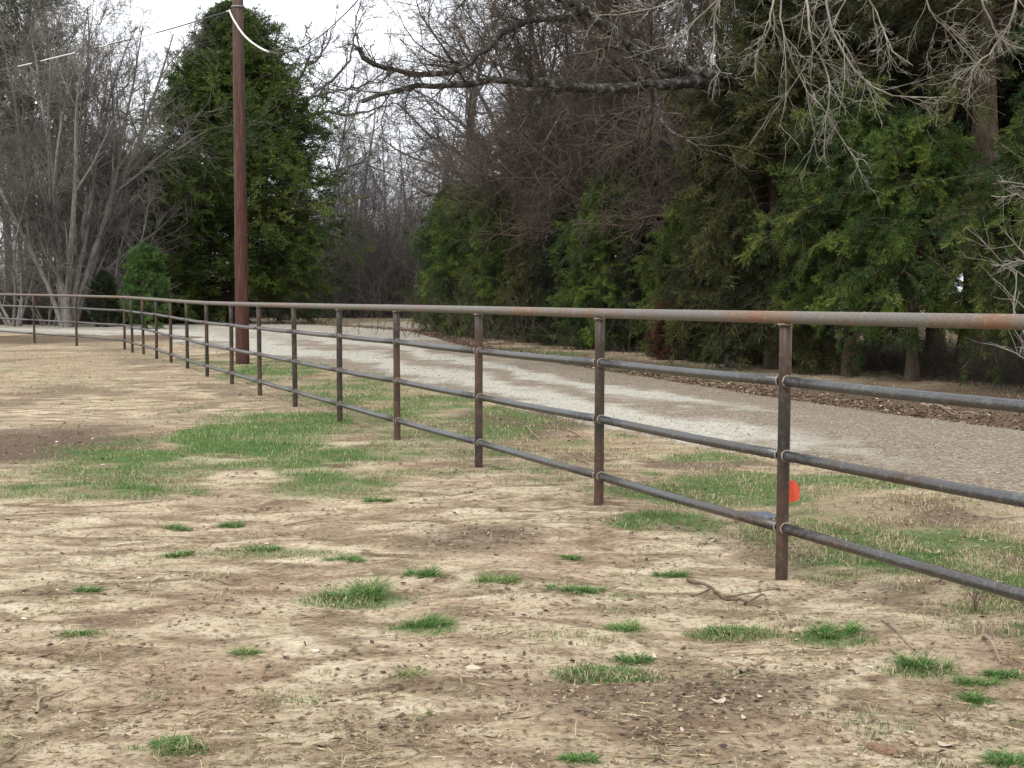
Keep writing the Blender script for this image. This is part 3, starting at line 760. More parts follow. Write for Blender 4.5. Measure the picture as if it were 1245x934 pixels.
def sprays(rg, S, D, size, templ, roll=.6):
    """S positions, D directions, size per spray -> tris (M,T,3,3)"""
    D = D / (np.linalg.norm(D, axis=1, keepdims=True) + 1e-9)
    up = np.array([0, 0, 1.0]) + rg.normal(size=D.shape) * roll
    Yv = np.cross(up, D); Yv /= np.linalg.norm(Yv, axis=1, keepdims=True) + 1e-9
    Zv = np.cross(D, Yv)
    B = np.stack([D, Yv, Zv], 1) * size[:, None, None]            # rows are axes
    which = rg.integers(0, len(templ), len(S)); res = []; ids = []
    for k in range(len(templ)):
        s = np.where(which == k)[0]
        if len(s) == 0: continue
        t = templ[k].reshape(-1, 3)
        v = np.einsum('vk,mkc->mvc', t, B[s]) + S[s][:, None, :]
        res.append(v.reshape(-1, 3, 3)); ids.append(np.repeat(s, len(templ[k])))
    return np.concatenate(res), np.concatenate(ids)
rgt = np.random.default_rng(11)
T_CEDAR = spray_templates(rgt, 6, 11, 6, .042)
T_FAR = spray_templates(rgt, 6, 7, 4, .085)

def cedar(seed, H, Wd, base=0.06, nb=120, n2=7, n3=6, spray=.34, droop=.10, templ=T_CEDAR, shape='cone', r0=.16, up=.10, stems=1, dense=1.0, irr=.25):
    rg = np.random.default_rng(seed); K = 10
    P = np.zeros((stems, K, 3)); P[:, :, 2] = np.linspace(0, H, K)
    for s in range(stems):
        off = (s - (stems - 1) / 2) * Wd * .16
        P[s, :, 0] = off * np.linspace(.3, 1.1, K) + np.cumsum(rg.normal(size=K)) * .03; P[s, :, 1] = np.cumsum(rg.normal(size=K)) * .03
        P[s, :, 2] *= (1 - .08 * s)
    R = r0 * np.linspace(1, .10, K)[None] * np.ones((stems, 1)); R[:, 0] *= 1.4
    t = base + (1 - base) * rg.random(nb * stems) ** .85; si = np.repeat(np.arange(stems), nb)
    if shape == 'cone': rad = Wd / 2 * np.minimum(1.0, 1.40 * (1 - t) ** .70) * (0.7 + .3 * sstep(-.05, .10, t))
    elif shape == 'column': rad = Wd / 2 * np.minimum(1, (1 - t) * 3.2 + .05) ** .8
    else: rad = Wd / 2 * np.sqrt(np.clip(1 - ((t - .42) / .60) ** 2, .01, 1))
    az = rg.random(len(t)) * 2 * np.pi
    lump = 1 + irr * 2 * (vnoise(az * 1.3 + seed, t * 6 + si * 9, seed) - .5)
    L = rad * lump * (0.8 + .3 * rg.random(len(t)))
    if shape == 'cone':               # a second, lower leader beside the top
        L = np.where((t > .80) & (t < .93), L * (1 + .9 * np.clip(np.cos(az - .2), 0, 1) ** 3), L)
    f = t * (K - 1); i = np.minimum(f.astype(int), K - 2); a = (f - i)[:, None]
    S = P[si, i] * (1 - a) + P[si, i + 1] * a
    el = up * 4 * (t - .15) + .15 * rg.normal(size=len(t)) + .12
    D = np.stack([np.cos(az) * np.cos(el), np.sin(az) * np.cos(el), np.sin(el)], -1)
    K1 = 6; B = np.empty((len(t), K1, 3)); B[:, 0] = S; p = S.copy()
    for k in range(1, K1):
        D = D + .10 * rg.normal(size=D.shape) + np.array([0, 0, up * .35 - droop * k / K1]); D /= np.linalg.norm(D, axis=1, keepdims=True)
        p = p + D * (L / (K1 - 1))[:, None]; B[:, k] = p
    BR = np.clip(L * .016, .008, .06)[:, None] * np.linspace(1, .3, K1)[None]
    B2, R2 = grow(rg, B, BR, n2, .25, 1.0, .7, .25, .42, .5, 4, .12, -droop * .5, .4, .3, .3, rmin=.004)
    n3i = n3
    idx = np.repeat(np.arange(len(B2)), n3i); tt = rg.random(len(idx)) ** .7; ff = tt * 3; ii = np.minimum(ff.astype(int), 2); aa = (ff - ii)[:, None]
    SS = B2[idx, ii] * (1 - aa) + B2[idx, ii + 1] * aa
    DD = B2[idx, ii + 1] - B2[idx, ii]; DD /= np.linalg.norm(DD, axis=1, keepdims=True) + 1e-9
    DD = DD + rg.normal(size=DD.shape) * .5 + np.array([0, 0, .10 - droop])
    sz = spray * (0.6 + .7 * rg.random(len(idx)))
    V, sid = sprays(rg, SS, DD, sz, templ)
    bid = (idx // n2)
    tint = .60 * rg.random(len(B))[bid[sid]] + .20 * rg.random(len(SS))[sid] + .10 * rg.random(len(sid)) + .15 * fbm(SS[sid, 0] + 30, SS[sid, 2] + 30, .8, 2, seed)
    fm = raw_mesh("cedar_crown", V.reshape(-1, 3), np.arange(len(V) * 3).reshape(-1, 3), {"tint": np.clip(tint * 1.1 - .05, 0, 1)})
    v, f_ = merge([tubes(P, R, 9, .2, rg), tubes(B, BR, 4), tubes(B2, R2, 3)])
    return raw_mesh("cedar_trunk", v, f_, smooth_shade=True), fm

def put_cedar(px, Y, meshes, mat, label, group=None, s=1.0, sz=None, rz=None, name="cedar_tree"):
    p = W(px, 356, Y)
    return place(name, meshes, (M['bark_cedar'], M[mat]), p[0], Y, label, "evergreen tree", group, s, rz if rz is not None else px * .77, sz)

# the big conical evergreen behind the pole
big = cedar(401, 16.0, 9.6, .03, 520, 9, 7, .50, .05, T_FAR, 'cone', .28, .10, 1, irr=.26)
p = W(285, 356, 72.0)
place("conical_evergreen", big, (M['bark_cedar'], M['cedar_cone']), p[0], 72.0, "big dark green conical evergreen with two tips standing behind the wooden pole", "evergreen tree", s=1.07, rz=0.25, sz=1.01)
mid_c = cedar(402, 8.5, 5.5, .03, 130, 7, 6, .50, .05, T_FAR, 'round', .18, .10, 1)
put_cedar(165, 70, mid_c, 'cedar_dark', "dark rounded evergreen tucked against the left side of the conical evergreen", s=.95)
put_cedar(205, 74, mid_c, 'cedar', "evergreen half hidden between the dark rounded one and the big cone", s=.98, rz=2.)
yc = cedar(403, 3.1, 1.75, .0, 90, 6, 6, .24, .02, T_FAR, 'round', .06, .22, 1, irr=.1)
put_cedar(177, 58.5, yc, 'arbor', "small bright green oval evergreen shrub at the bend of the lane", name="evergreen_shrub", s=1.08)
put_cedar(126, 61, yc, 'cedar_dark', "low dark evergreen shrub beside the pale grey trunks", name="evergreen_shrub", s=.75, rz=1.)

# far left pine
def pine(seed, H=17):
    rg = np.random.default_rng(seed); K = 12
    P = np.zeros((1, K, 3)); P[0, :, 2] = np.linspace(0, H, K); P[0, :, 0] = np.cumsum(rg.normal(size=K)) * .04
    R = .24 * np.linspace(1, .2, K)[None]
    B, BR = grow(rg, P, R, 55, .38, 1, 1.25, .2, .20, .35, 7, .12, .03, .3, .5, .25)
    B2, R2 = grow(rg, B, BR, 8, .3, 1, .7, .3, .4, .6, 4, .15, .03, .4, .3)
    idx = np.repeat(np.arange(len(B2)), 7); SS = B2[idx, -1] + rg.normal(size=(len(idx), 3)) * .22
    V, sid = sprays(rg, SS, rg.normal(size=SS.shape) + np.array([0, 0, .4]), .40 * (.6 + .6 * rg.random(len(SS))), T_FAR, 1.0)
    fm = raw_mesh("pine_crown", V.reshape(-1, 3), np.arange(len(V) * 3).reshape(-1, 3), {"tint": .6 * rg.random(len(SS))[sid] + .4 * rg.random(len(sid))})
    v, f = merge([tubes(P, R, 9), tubes(B, BR, 4), tubes(B2, R2, 3)])
    return raw_mesh("pine_trunk", v, f, smooth_shade=True), fm
pn = pine(501)
p = W(42, 356, 74); place("pine_tree", pn, (M['bark_brown'], M['pine']), p[0], 74, "tall thin pine with a straight dark trunk behind the grey multi stemmed tree", "pine tree", s=1.1)
p = W(-25, 356, 79); place("pine_tree", pn, (M['bark_brown'], M['pine']), p[0], 79, "pine with faded needles at the far left edge of the picture", "pine tree", s=1.05, rz=2.)

# hedge of cedars along the lane
cA = cedar(411, 5.2, 3.6, .02, 150, 8, 6, .32, .24, T_CEDAR, 'round', .12, .10)
cB = cedar(412, 6.5, 3.4, .03, 170, 8, 6, .32, .30, T_CEDAR, 'column', .13, .08)
cC = cedar(413, 8.5, 4.2, .09, 190, 8, 6, .36, .36, T_CEDAR, 'column', .17, .06)
cD = cedar(414, 10.5, 5.0, .24, 200, 8, 6, .34, .20, T_CEDAR, 'round', .20, .07)
cF = cedar(416, 12.5, 5.0, .42, 120, 8, 6, .34, .22, T_CEDAR, 'round', .38, .05, irr=.4)
cE = cedar(415, 8.5, 4.6, .21, 130, 8, 6, .38, .33, T_CEDAR, 'column', .20, .06, irr=.5)
HG = "cedars of the dense hedge beside the lane"
put_cedar(580, 52, cA, 'cedar_bright', "bright green rounded cedar at the left end of the hedge by the turning", HG, 1.0)
put_cedar(616, 49, cA, 'cedar_bright', "mid green cedar next to the hedge's left end", HG, .92, rz=2.)
put_cedar(556, 57, cB, 'cedar', "slim cedar peeping out behind the left end of the hedge", HG, .90, rz=1.)
put_cedar(650, 45, cB, 'cedar_olive', "dull green cedar with drooping sprays left of the narrow rich green one", HG, .66)
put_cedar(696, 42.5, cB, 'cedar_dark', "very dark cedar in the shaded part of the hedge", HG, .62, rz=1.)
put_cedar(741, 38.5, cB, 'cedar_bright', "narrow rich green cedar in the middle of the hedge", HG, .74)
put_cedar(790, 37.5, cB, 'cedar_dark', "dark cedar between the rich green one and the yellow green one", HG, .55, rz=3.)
put_cedar(812, 33.0, cA, 'cedar_brown', "rust brown dying cedar low in the middle of the hedge", HG, .26)
put_cedar(836, 34.5, cB, 'cedar_yellow', "yellow green pointed cedar in the middle of the hedge", HG, .60)
put_cedar(882, 32.0, cA, 'cedar_olive', "low dull cedar right of the yellow green pointed one", HG, .66, rz=3.)
put_cedar(943, 29.0, cC, 'cedar_olive', "tall olive green cedar behind the nearest fence post", HG, .92)
put_cedar(1035, 26.5, cE, 'cedar_mid', "tall cedar with bright green sprays right of the nearest fence post", HG, .66, rz=.9)
put_cedar(1005, 30.5, cD, 'cedar_olive', "towering olive cedar filling the top behind the drooping pale twigs", HG, .95)
put_cedar(1110, 25.0, cE, 'cedar_bright', "cedar with the brightest green boughs under the drooping pale twigs", HG, .56, rz=4.)
put_cedar(1190, 26.5, cF, 'cedar_olive', "very tall cedar with a thick dark bare trunk near the right edge", HG, 1.0, rz=2.2)
put_cedar(1262, 22.5, cE, 'cedar_light', "light green cedar at the right edge with long hanging boughs", HG, .54, rz=5.)
put_cedar(1370, 21.0, cE, 'cedar', "cedar standing just outside the right edge of the picture", HG, .75, rz=1.5)
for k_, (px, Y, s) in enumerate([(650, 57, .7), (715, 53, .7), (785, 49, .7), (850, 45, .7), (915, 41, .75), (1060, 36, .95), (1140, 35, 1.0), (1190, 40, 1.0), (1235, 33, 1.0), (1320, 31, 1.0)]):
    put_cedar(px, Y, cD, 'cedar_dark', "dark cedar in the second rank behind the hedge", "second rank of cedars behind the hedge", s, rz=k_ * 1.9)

# hedge-foot thicket and wood-edge brush (uncountable twigs)
def thicket(name, pts, n, hmin, hmax, mat, label, seed, r=.006, lean=.5, K=5):
    rg = np.random.default_rng(seed)
    pts = np.asarray(pts, float); L = resample(pts, 300)
    i = rg.integers(0, 300, n); base = L[i] + rg.normal(size=(n, 2)) * L_sd(name)
    S = np.concatenate([base, np.zeros((n, 1))], 1)
    D = np.concatenate([rg.normal(size=(n, 2)) * lean, np.ones((n, 1))], 1); D /= np.linalg.norm(D, axis=1, keepdims=True)
    h = hmin + (hmax - hmin) * rg.random(n) ** 1.6
    h = h * (.5 + 1.0 * fbm(base[:, 0], base[:, 1], 3.0, 2, seed))
    P = np.empty((n, K, 3)); P[:, 0] = S; p = S.copy()
    for k in range(1, K):
        D = D + .22 * rg.normal(size=D.shape); D /= np.linalg.norm(D, axis=1, keepdims=True)
        p = p + D * (h / (K - 1))[:, None]; P[:, k] = p
    P[:, :, 2] = np.abs(P[:, :, 2])
    R = (r * (.6 + .8 * rg.random(n)))[:, None] * np.linspace(1, .3, K)[None]
    P2, R2 = grow(rg, P, R, 5, .2, 1, .8, .3, .45, .7, 4, .2, 0.0, .4, .2, .3, rmin=r * .45)
    v, f = merge([tubes(P, R, 3), tubes(P2, R2, 3)])
    t = rg.random(len(f)) * .4 + .6 * fbm(v[f[:, 0], 0], v[f[:, 0], 1], 1.5, 2, seed)
    return tag(link(name, raw_mesh(name, v, f, {"tint": t}), mat=mat), label, "brush", kind="stuff")
SDV = {'undergrowth': .6, 'far_brush': 2.6, 'left_brush': 2.0, 'shaded_brush': 2.5}
def L_sd(n): return SDV[n]
hedge_line = [W(px, 356, Y)[:2] for px, Y in [(575, 50), (650, 43.5), (740, 38), (840, 33), (930, 29.5), (1040, 27.5), (1130, 26.3), (1245, 22.8), (1400, 21)]]
thicket('undergrowth', [p_ + np.array([.4, 1.3]) for p_ in hedge_line], 3500, .08, .42, M['twig_brown'], "low dead twigs and undergrowth along the foot of the hedge", 61)
thicket('undergrowth', [p_ + np.array([.5, 2.2]) for p_ in hedge_line[4:]], 2600, .15, 1.0, M['twig_brown'], "dead twigs standing among the bare trunks under the right part of the hedge", 66)
thicket('shaded_brush', [p_ + np.array([1.5, 6.0]) for p_ in hedge_line[:4]], 1500, 1.0, 3.0, M['twig_brown'], "tangled brown brush filling the inside of the hedge", 62, .009)
thicket('far_brush', [W(px, 356, Y)[:2] for px, Y in [(330, 90), (400, 92), (480, 94), (560, 92), (640, 88)]], 9000, 1.5, 8.5, M['twig_grey'], "brown brush along the edge of the far wood", 63, .014)
thicket('left_brush', [W(px, 356, Y)[:2] for px, Y in [(-120, 72), (0, 70), (100, 72), (200, 80)]], 7000, 1.0, 5.0, M['twig_brown'], "dark brown brush behind the left bend of the lane", 64, .013)

# ------------------------------------------------------------------ oak with the long lichened limbs
def px_line(pts, n=10, sd=.0, rg=None):
    P = spline([W(a, b_, c_) for a, b_, c_ in pts], 6)
    P = resample(P, n)
    if rg is not None: P[1:-1] += rg.normal(size=P[1:-1].shape) * sd
    return P
rg = np.random.default_rng(71)
OY = 29.5
K = 26
base = W(893, 356, OY); base[2] = 0
trunkP = resample(spline([base, W(890, 330, OY), W(896, 220, OY), W(905, 120, OY), W(925, 30, OY), W(940, -120, OY + .5)], 6), K)
limb1 = px_line([(908, 118, OY), (880, 104, 29), (830, 100, 28), (765, 108, 27), (700, 106, 26.5), (640, 98, 26), (560, 101, 25.5), (505, 104, 25), (440, 124, 24.6)], K, .03, rg)
limb2 = px_line([(900, 112, OY), (860, 92, 28.6), (800, 76, 27.8), (762, 54, 27), (728, 26, 26.5), (690, 2, 26), (640, -20, 25.5), (560, -30, 25)], K, .03, rg)
limb3 = px_line([(728, 26, 26.5), (700, 22, 26.3), (640, 26, 26), (600, 50, 25.6), (560, 84, 25.3), (500, 90, 25), (448, 76, 24.8), (437, 58, 24.7)], K, .02, rg)
limb4 = px_line([(925, 40, OY), (1000, -20, 28), (1100, -60, 27), (1250, -90, 26)], K, .04, rg)
limbs = np.stack([trunkP, limb1, limb2, limb3, limb4])
LRr = np.stack([np.linspace(.20, .10, K), np.linspace(.15, .035, K), np.linspace(.165, .06, K), np.interp(np.linspace(0, 1, K), [0, .8, 1], [.075, .045, .05]), np.linspace(.12, .04, K)])
LRr = LRr * (1 + .25 * (rg.random(LRr.shape) - .5))
tv = tubes(limbs, LRr, 10, .3, rg)
o1P, o1R = grow(rg, limbs[1:], LRr[1:], 26, .12, 1, .9, .3, .16, .38, 8, .17, .02, .25, .3, .4)
o2P, o2R = grow(rg, o1P, o1R, 7, .15, 1, .8, .3, .5, .6, 6, .18, -.02, .3, .3, .3, rmin=.006)
o3P, o3R = grow(rg, o2P, o2R, 6, .1, 1, .7, .3, .6, .6, 5, .18, -.04, .4, .2, .3, rmin=.004)
tm, cm = finish_tree("oak", [tv, tubes(o1P, o1R, 6)], [tubes(o2P, o2R, 4), tubes(o3P, o3R, 3)], 71)
orr = base.copy()
oak = empty("oak_tree", orr, "bare oak whose long lichened limbs reach left across the top of the hedge", "bare tree")
for pn_, me_, mt_ in (("trunk", tm, M['bark_lichen']), ("crown", cm, M['twig_brown'])):
    o = link(pn_, me_, oak, mat=mt_); o.location = tuple(-orr)

# pale drooping twigs from a tree whose trunk stands beyond the right of the frame
rg = np.random.default_rng(72)
NY = 19.0
tb = W(1395, 356, NY); tb[2] = 0
trk = resample(spline([tb, tb + [0, 0, 2.5], tb + [-.3, 0, 5.0], tb + [-.6, 0, 7.5]], 6), K)
l1 = px_line([(1370, -20, NY), (1250, -75, 18.5), (1100, -110, 18), (980, -100, 17.8), (900, -60, 17.6)], K, .03, rg)
l2 = px_line([(1372, -10, NY), (1300, -60, 18), (1180, -70, 17.5), (1080, -50, 17.2)], K, .03, rg)
l3 = px_line([(1380, 60, NY), (1320, 10, 18.4), (1260, -20, 18), (1180, -30, 17.7)], K, .03, rg)
bl = np.stack([trk, l1, l2, l3]); br = np.stack([np.linspace(.20, .12, K), np.linspace(.09, .03, K), np.linspace(.08, .03, K), np.linspace(.05, .02, K)])
hang = []
def hp(pts): hang.append(px_line([(a, b_, 17.6 + .3 * math.sin(a)) for a, b_ in pts], 12, .012, rg))
hp([(945, -40), (935, 30), (925, 55), (918, 70)]); hp([(960, -50), (948, 10), (960, 60), (975, 100), (1003, 135), (1020, 165), (1042, 195)])
hp([(1000, -60), (1005, 10), (1030, 70), (1065, 108), (1110, 120), (1150, 118)]); hp([(1060, -40), (1015, 20), (1030, 60), (1050, 95), (1065, 130)])
hp([(1180, -50), (1200, 20), (1222, 50), (1250, 62)]); hp([(1110, -40), (1130, 10), (1165, 50), (1190, 80), (1210, 70)])
hp([(890, -40), (870, 10), (868, 50), (872, 85), (890, 90)]); hp([(1040, -40), (1070, 20), (1085, 60), (1110, 80)])
hp([(975, -50), (985, 40), (1000, 80), (1010, 110), (1002, 150)]); hp([(900, -60), (880, -10), (850, 20), (825, 45), (805, 60)])
hp([(1245, -50), (1235, 10), (1215, 50), (1180, 90)]); hp([(860, -50), (820, 0), (770, 15), (720, 20)])
hang = np.stack(hang); hr = np.linspace(.015, .005, 12)[None] * (.75 + .5 * rg.random((len(hang), 1)))
h2P, h2R = grow(rg, hang, hr * .8, 14, .15, 1, .6, .25, .24, .6, 7, .13, -.05, .35, .3, .35, rmin=.004)
h3P, h3R = grow(rg, h2P, h2R, 4, .1, 1, .6, .3, .42, .6, 5, .16, -.05, .4, .2, .3, rmin=.003)
h4P, h4R = grow(rg, h3P, h3R, 3, .1, 1, .6, .3, .5, .7, 4, .16, -.02, .5, .2, .3, rmin=.0025)
tm = raw_mesh("t", *tubes(bl, br, 9, .2, rg), smooth_shade=True)
cm = raw_mesh("c", *merge([tubes(hang, hr, 5), tubes(h2P, h2R, 4), tubes(h3P, h3R, 3), tubes(h4P, h4R, 3)]), smooth_shade=True)
pt_ = empty("weeping_tree", tb, "bare tree with pale drooping twigs hanging into the top right of the picture", "bare tree")
for pn_, me_, mt_ in (("trunk", tm, M['bark_grey']), ("crown", cm, M['bark_pale'])):
    o = link(pn_, me_, pt_, mat=mt_); o.location = tuple(-tb)
# pale bare shrub poking in at the right edge
rg = np.random.default_rng(73)
sb = W(1262, 356, 19.5); sb[2] = 0
ss = np.stack([px_line([(1262, 520, 19.5), (1258, 400, 19.5), (1262, 300, 19.5), (1275, 220, 19.4)], 12, .02, rg), px_line([(1266, 520, 19.5), (1250, 420, 19.4), (1232, 380, 19.4), (1236, 330, 19.3)], 12, .02, rg),
               px_line([(1262, 330, 19.5), (1240, 318, 19.3), (1222, 322, 19.2), (1210, 324, 19.2)], 12, .01, rg), px_line([(1266, 270, 19.5), (1240, 238, 19.3), (1222, 240, 19.2), (1205, 238, 19.2)], 12, .01, rg),
               px_line([(1268, 240, 19.5), (1240, 222, 19.3), (1225, 222, 19.2), (1212, 220, 19.2)], 12, .01, rg)])
sr = np.stack([np.linspace(a, .008, 12) for a in (.035, .025, .012, .010, .010)])
s2P, s2R = grow(rg, ss, sr, 12, .2, 1, .8, .3, .25, .6, 6, .15, .02, .35, .3, .3, rmin=.004)
s3P, s3R = grow(rg, s2P, s2R, 4, .2, 1, .7, .3, .5, .7, 4, .15, 0, .4, .3, .3, rmin=.003)
o_ = empty("bare_shrub", sb, "spindly pale bare shrub at the right edge in front of the cedars", "shrub")
for pn_, me_ in (("stem", raw_mesh("s", *tubes(ss, sr, 7), smooth_shade=True)), ("twigs", raw_mesh("s2", *merge([tubes(s2P, s2R, 4), tubes(s3P, s3R, 3)]), smooth_shade=True))):
    o = link(pn_, me_, o_, mat=M['bark_pale']); o.location = tuple(-sb)

# ------------------------------------------------------------------ grass and litter
def blades(rg, xy, h, w, lean, z=None, tint=None, spread_dir=None):
    """bent blades of 3 triangles each"""
    n = len(xy); z = ground_h(xy[:, 0], xy[:, 1]) if z is None else z
    az = rg.random(n) * 2 * np.pi
    ld = np.stack([np.cos(az), np.sin(az)], -1) if spread_dir is None else spread_dir
    fa = rg.random(n) * 2 * np.pi; fd = np.stack([np.cos(fa), np.sin(fa)], -1) * w[:, None] * .5
    b0 = np.concatenate([xy, (z - .004)[:, None]], 1)
    m1 = b0.copy(); m1[:, :2] += ld * (lean * h * .35)[:, None]; m1[:, 2] += h * .55 * np.sqrt(np.clip(1 - lean ** 2 * .6, .05, 1))
    t1 = b0.copy(); t1[:, :2] += ld * (lean * h)[:, None]; t1[:, 2] += h * np.clip(1 - lean * .85, .06, 1)
    z0 = np.zeros((n, 1)); F3 = np.concatenate([fd, z0], 1)
    V = np.stack([b0 - F3, b0 + F3, m1 - F3 * .8, m1 + F3 * .8, t1], 1)
    o = np.arange(n)[:, None] * 5
    F = np.stack([o + [0, 1, 3], o + [0, 3, 2], o + [2, 3, 4]], 1).reshape(-1, 3)
    tint = rg.random(n) if tint is None else tint
    return V.reshape(-1, 3), F, np.repeat(tint, 3)
def samp(rg, n, x0, x1, y0, y1, p=1.0):
    """y spread so near ground gets more points"""
    t = rg.random(n); y = (y0 ** (-p) + t * (y1 ** (-p) - y0 ** (-p))) ** (-1 / p)
    return np.stack([x0 + (x1 - x0) * rg.random(n), y], -1)
def fan(rg, n, y0, y1, p=1.0, k=.46):
    t = rg.random(n); y = (y0 ** (-p) + t * (y1 ** (-p) - y0 ** (-p))) ** (-1 / p)
    return np.stack([(rg.random(n) * 2 - 1) * (k * y + 1.0), y], -1)
def off_road(xy):
    lo = np.interp(xy[:, 0], LO[::-1, 0], LO[::-1, 1]); return xy[:, 1] < lo - .05 + .35 * (vnoise(xy[:, 0] * 9, xy[:, 1] * 9, 77) - .3)
rg = np.random.default_rng(81)
xy = fan(rg, 900000, 4.3, 60, 1.0); g, bq, tn = cover(xy[:, 0], xy[:, 1])
cl = fbm(xy[:, 0], xy[:, 1], .28, 3, 91)
keep = (rg.random(len(xy)) < np.clip(g * 1.0 * sstep(.42, .62, cl + .25 * g), 0, 1)) & (off_road(xy) | (xy[:, 1] > np.interp(xy[:, 0], UP[::-1, 0], UP[::-1, 1]) + .1))
xy_g = xy[keep]; yy = xy_g[:, 1]
lushg = field(GREEN, xy_g[:, 0], xy_g[:, 1])
h = (.012 + .020 * rg.random(len(xy_g)) + .038 * np.minimum(lushg, 1.2) * rg.random(len(xy_g))) * (1 + .02 * yy); w_ = np.maximum(.0035, yy * .00035)
v, f, t = blades(rg, xy_g, h, w_, .2 + .75 * rg.random(len(xy_g)), tint=np.clip(.02 + rg.random(len(xy_g)) * .6 + .5 * fbm(xy_g[:, 0], xy_g[:, 1], .8, 2, 92), 0, 1))
print("green blades", len(xy_g))
tag(link("grass", raw_mesh("grass", v, f, {"tint": t}), mat=M['grass']), "short green grass growing in scattered patches over the paddock and verge", "grass", kind="stuff")
keep = (rg.random(len(xy)) < np.clip(tn * .5 + g * .25 + .004, 0, 1) * sstep(.38, .6, cl)) & (off_road(xy) | (xy[:, 1] > np.interp(xy[:, 0], UP[::-1, 0], UP[::-1, 1]) + .1))
xy_t = xy[keep][:230000]; yy = xy_t[:, 1]
h = (.03 + .07 * rg.random(len(xy_t))); w_ = np.maximum(.0030, yy * .00033)
v, f, t = blades(rg, xy_t, h, w_, .5 + .5 * rg.random(len(xy_t)), tint=np.clip(.2 + .8 * rg.random(len(xy_t)), 0, 1))
print("straw blades", len(xy_t))
tag(link("dry_grass", raw_mesh("dry_grass", v, f, {"tint": t}), mat=M['straw']), "dead tan grass on the verge between fence and lane", "grass", kind="stuff")

# flat flakes: dead leaves, bits of bark and thatch lying on the soil
def flakes(rg, xy, L, wd, curl=.3, lift=.006, z=None):
    n = len(xy); z = ground_h(xy[:, 0], xy[:, 1]) if z is None else z
    az = rg.random(n) * 2 * np.pi; a = np.stack([np.cos(az), np.sin(az)], -1); b_ = np.stack([-a[:, 1], a[:, 0]], -1)
    c = np.concatenate([xy, (z + lift * (.3 + rg.random(n)))[:, None]], 1)
    def off(u_, v_, h_): return c + np.concatenate([a * (u_ * L)[:, None] + b_ * (v_ * wd)[:, None], (h_ * L)[:, None]], 1)
    r = lambda: curl * (rg.random(n) - .2)
    V = np.stack([off(-.5, 0, r()), off(-.1, -.5, r()), off(.5, 0, r()), off(.05, .5, r())], 1)
    o = np.arange(n)[:, None] * 4
    F = np.stack([o + [0, 1, 2], o + [0, 2, 3]], 1).reshape(-1, 3)
    return V.reshape(-1, 3), F
rg = np.random.default_rng(82)
xy = fan(rg, 260000, 4.3, 45, 1.0); g, bq, tn = cover(xy[:, 0], xy[:, 1]); cl = fbm(xy[:, 0], xy[:, 1], .5, 4, 95)
uy = np.interp(xy[:, 0], UP[::-1, 0], UP[::-1, 1])
ok = off_road(xy) | (xy[:, 1] > uy + .1)
keep = (rg.random(len(xy)) < np.clip(bq * np.where(xy[:, 1] > uy, .55, .20) + .09 * sstep(.48, .66, cl) + .015, 0, 1)) & ok
xy_f = xy[keep]; L = (.006 + .030 * rg.random(len(xy_f)) ** 3) * (1 + .05 * xy_f[:, 1]); wd = L * (.25 + .5 * rg.random(len(xy_f)))
v, f = flakes(rg, xy_f, L, wd, .35); t = np.repeat(np.where(rg.random(len(xy_f)) < .015, 1.0, .75 * rg.random(len(xy_f))), 2)
print("flakes", len(xy_f))
tag(link("leaf_litter", raw_mesh("leaf_litter", v, f, {"tint": t}), mat=M['litter']), "fallen brown leaves and bark bits strewn over soil and under the hedge", "leaf litter", kind="stuff")
n = 46000; iv = (rg.random(n) ** 1.2 * (NV * .62)).astype(int)
xy = Ur[iv] + np.array([.0, 1.0]) * (np.abs(rg.normal(size=n)) * 1.9 - .15)[:, None]
L = .02 + .06 * rg.random(n) ** 1.5
v, f = flakes(rg, xy, L, L * (.25 + .5 * rg.random(n)), .45, .03); t = np.repeat(np.where(rg.random(n) < .02, 1.0, .85 * rg.random(n)), 2)
tag(link("leaf_litter", raw_mesh("hedge_litter", v, f, {"tint": t}), mat=M['litter']), "thick brown leaf litter between the lane and the hedge trunks", "leaf litter", kind="stuff")
# thatch threads
xy = fan(rg, 150000, 4.3, 26, 1.2); cl = fbm(xy[:, 0], xy[:, 1], .6, 4, 97)
xy = xy[(rg.random(len(xy)) < .04 + .30 * sstep(.5, .68, cl)) & off_road(xy)]
L = .02 + .08 * rg.random(len(xy)) ** 2
v, f = flakes(rg, xy, L, np.maximum(.0018, xy[:, 1] * .0002), .12, .004); t = np.repeat(rg.random(len(xy)), 2)
print("thatch", len(xy))
tag(link("thatch", raw_mesh("thatch", v, f, {"tint": t}), mat=M['straw']), "thin dry stalks and thatch lying flat on the sandy soil", "thatch", kind="stuff")

def lumps(rg, xy, r, z, flat=.6):
    """little irregular octahedral stones / clods"""
    n = len(xy); base = np.array([[1, 0, 0], [0, 1, 0], [-1, 0, 0], [0, -1, 0], [0, 0, 1], [0, 0, -1]], float)
    V = base[None] * (r[:, None, None]) * (.6 + .7 * rg.random((n, 6, 1))) + rg.normal(size=(n, 6, 3)) * (r * .15)[:, None, None]
    V[:, :, 2] *= flat; a = rg.random(n) * 6.28; ca_, sa_ = np.cos(a), np.sin(a)
    X_ = V[:, :, 0] * ca_[:, None] - V[:, :, 1] * sa_[:, None]; Y_ = V[:, :, 0] * sa_[:, None] + V[:, :, 1] * ca_[:, None]
    V[:, :, 0] = X_ + xy[:, :1]; V[:, :, 1] = Y_ + xy[:, 1:]; V[:, :, 2] += (z + r * flat * .3)[:, None]
    tri = np.array([[0, 1, 4], [1, 2, 4], [2, 3, 4], [3, 0, 4], [1, 0, 5], [2, 1, 5], [3, 2, 5], [0, 3, 5]])
    F = (np.arange(n)[:, None, None] * 6 + tri[None]).reshape(-1, 3)
    return V.reshape(-1, 3), F
